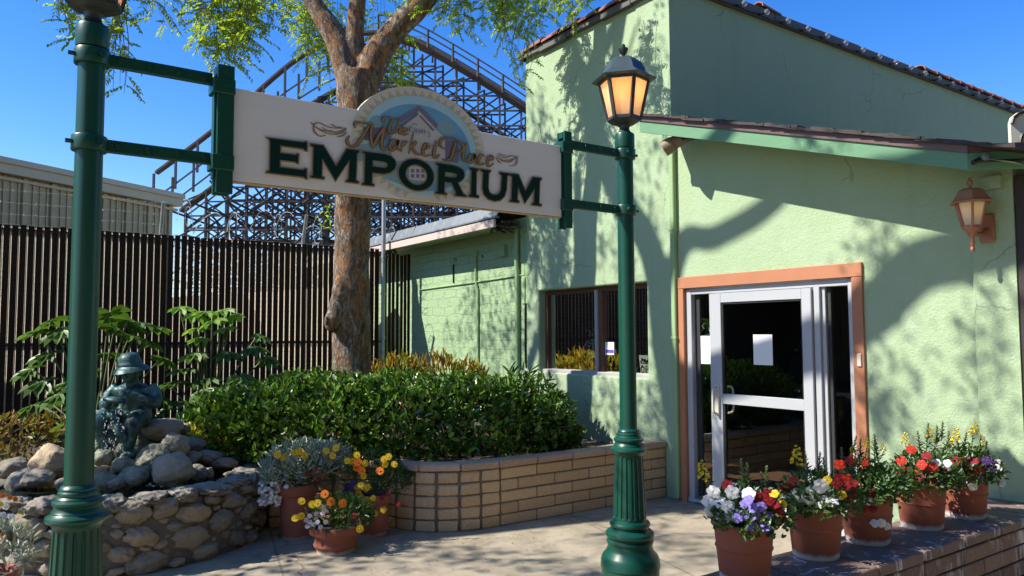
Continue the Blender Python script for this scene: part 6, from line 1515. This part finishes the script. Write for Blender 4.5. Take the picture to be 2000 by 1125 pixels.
wstroke(b, [(Lx(.135), 1.234), (Lx(.135), 1.306)], .007, 5.943); wstroke(b, [(Lx(.135), 1.303), (Lx(.18), 1.237)], .007, 5.943); wstroke(b, [(Lx(.18), 1.234), (Lx(.18), 1.306)], .007, 5.943)
b.build('lettering', M['ink'], osn)
b = MB(); wstroke(b, [(6.03, 1.35), (6.01, 1.385), (5.99, 1.36), (5.97, 1.38), (5.95, 1.355), (5.90, 1.38), (5.85, 1.36), (5.80, 1.375)], .010, 5.943); wstroke(b, [(6.035, 1.34), (5.9, 1.338), (5.78, 1.342)], .006, 5.943); b.build('flourish', M['em_hill'] if False else M['letter_green'], osn)
orn = thing('window_ornament', 'colourful ornament with violet beads and white cord hanging behind the left pane of the window', 'ornament', (6.02, 6.85, 1.3))
b = MB()
for _ in range(60): b.blob((5.945+rnd.uniform(-.02, .03), 6.83+rnd.gauss(0, .05), rnd.uniform(1.30, 1.52)), (.013, .013, .013), sub=1, amp=.2)
b.build('violet_beads', M['purple'], orn)
b = MB(); b.tube(catmull([(5.93, 6.92, 1.42), (5.93, 6.98, 1.47), (5.93, 6.95, 1.54), (5.93, 6.88, 1.50), (5.93, 6.84, 1.55), (5.93, 6.80, 1.48), (5.93, 6.86, 1.42), (5.93, 6.9, 1.45)], 6), .008, 6)
for _ in range(22): b.blob((5.935+rnd.uniform(-.015, .02), 6.82+rnd.gauss(0, .06), rnd.uniform(1.5, 1.72)), (.010, .010, .014), sub=1, amp=.2)
b.build('white_cord', M['bloom_white'], orn)
b = MB()
for _ in range(20): b.blob((5.935, 6.80+rnd.gauss(0, .03), rnd.uniform(1.52, 1.6)), (.014, .014, .014), sub=1, amp=.2)
b.build('blue_beads', M['em_aqua'], orn)
gd = thing('window_display', 'low display of dried yellow leaves and trinkets along the inside of the window sill', 'display', (6.1, 6.7, 1.15))
b = MB()
for _ in range(50): b.leaf(Vector((6.05+rnd.uniform(-.06, .1), rnd.uniform(5.9, 7.5), 1.16)), Vector((rnd.uniform(-.5, .5), rnd.uniform(-.5, .5), 1)), rvec(), rnd.uniform(.05, .11), .02)
b.build('foliage', M['pot_leaf'], gd)

# leaf litter on the path
ll = MB()
for _ in range(150):
    x = rnd.uniform(2.2, 5.7); y = 5.45-abs(rnd.gauss(0, .5)) if rnd.random() < .7 else rnd.uniform(3.2, 5.4)
    a = rnd.uniform(0, 6.3); ll.leaf(Vector((x, y, .008)), Vector((math.cos(a), math.sin(a), rnd.uniform(0, .25))), Vector((0, 0, 1)), rnd.uniform(.012, .03), .010, .2, -.1)
tag(ll.build('leaf_litter', M['coleus_leaf']), 'tiny dry leaves scattered over the path below the planter wall', 'leaf litter', kind='stuff')

# ================================================================= ADDED BEHIND THE CAMERA TO BLOCK SKY LIGHT AND SHAPE THE FILL
ob_ = thing('added_shop_row', 'unseen plastered shop row added behind the camera to block sky and bounce warm light', 'building', (2, -6, 0))  # unseen building added to cut sky fill and bounce warm light
b = MB(); b.box((-14, -10, 0), (18, -6, 5.2)); b.build('wall', M['pale_wall'], ob_)
b = MB(); b.add([(-14.5, -5.2, 4.9), (18.5, -5.2, 4.9), (18.5, -8, 7.4), (-14.5, -8, 7.4), (-14.5, -10.8, 4.9), (18.5, -10.8, 4.9)], [(0, 1, 2, 3), (3, 2, 5, 4)]); b.build('roof', M['shingle'], ob_)
for x in (-11, -6, -1, 4, 9, 14):
    w = MB(); w.box((x, -5.99, .9), (x+2, -5.95, 2.3)); w.build('window', M['brown_frame'], ob_)
def sky_block_tree(label, x, y, h, r):  # unseen tree added to cut sky light and shade the ground
    t = thing('sky_block_tree', label, 'tree', (x, y, 0), 'unseen trees added to block the sky'); b = MB()
    b.tube(catmull([(x, y, 0), (x+.1, y, h*.3), (x-.1, y+.1, h*.55), (x, y, h)], 6), [lerp(.3, .08, i/18) for i in range(19)], 12, disp=barkd)
    for k in range(6):
        a = k*1.05; b.tube(catmull([(x, y, h*.5), (x+math.cos(a)*r*.4, y+math.sin(a)*r*.4, h*.68), (x+math.cos(a)*r*.8, y+math.sin(a)*r*.8, h*.8)], 5), [lerp(.12, .03, i/10) for i in range(11)], 8)
    b.build('trunk', M['bark'], t, smooth=4); c_ = MB()
    for _ in range(3600):
        v = rvec()*rnd.random()**.4; p = Vector((x, y, h*.78))+Vector((v.x*r, v.y*r, v.z*h*.30)); c_.leaf(p, rvec(), rvec(), rnd.uniform(.22, .4), .13, .1, .1)
    c_.build('crown', M['hedge_leaf'], t)
sky_block_tree('unseen leafy tree added behind the viewer on the left to block the sky', -4.5, -2.6, 8.5, 3.6)
sky_block_tree('unseen leafy tree added behind the viewer in the middle to block the sky', 2.2, -4.0, 9.0, 3.6)
sky_block_tree('unseen leafy tree added beyond the low brick wall to block the sky', 9.0, -3.2, 8.5, 3.8)
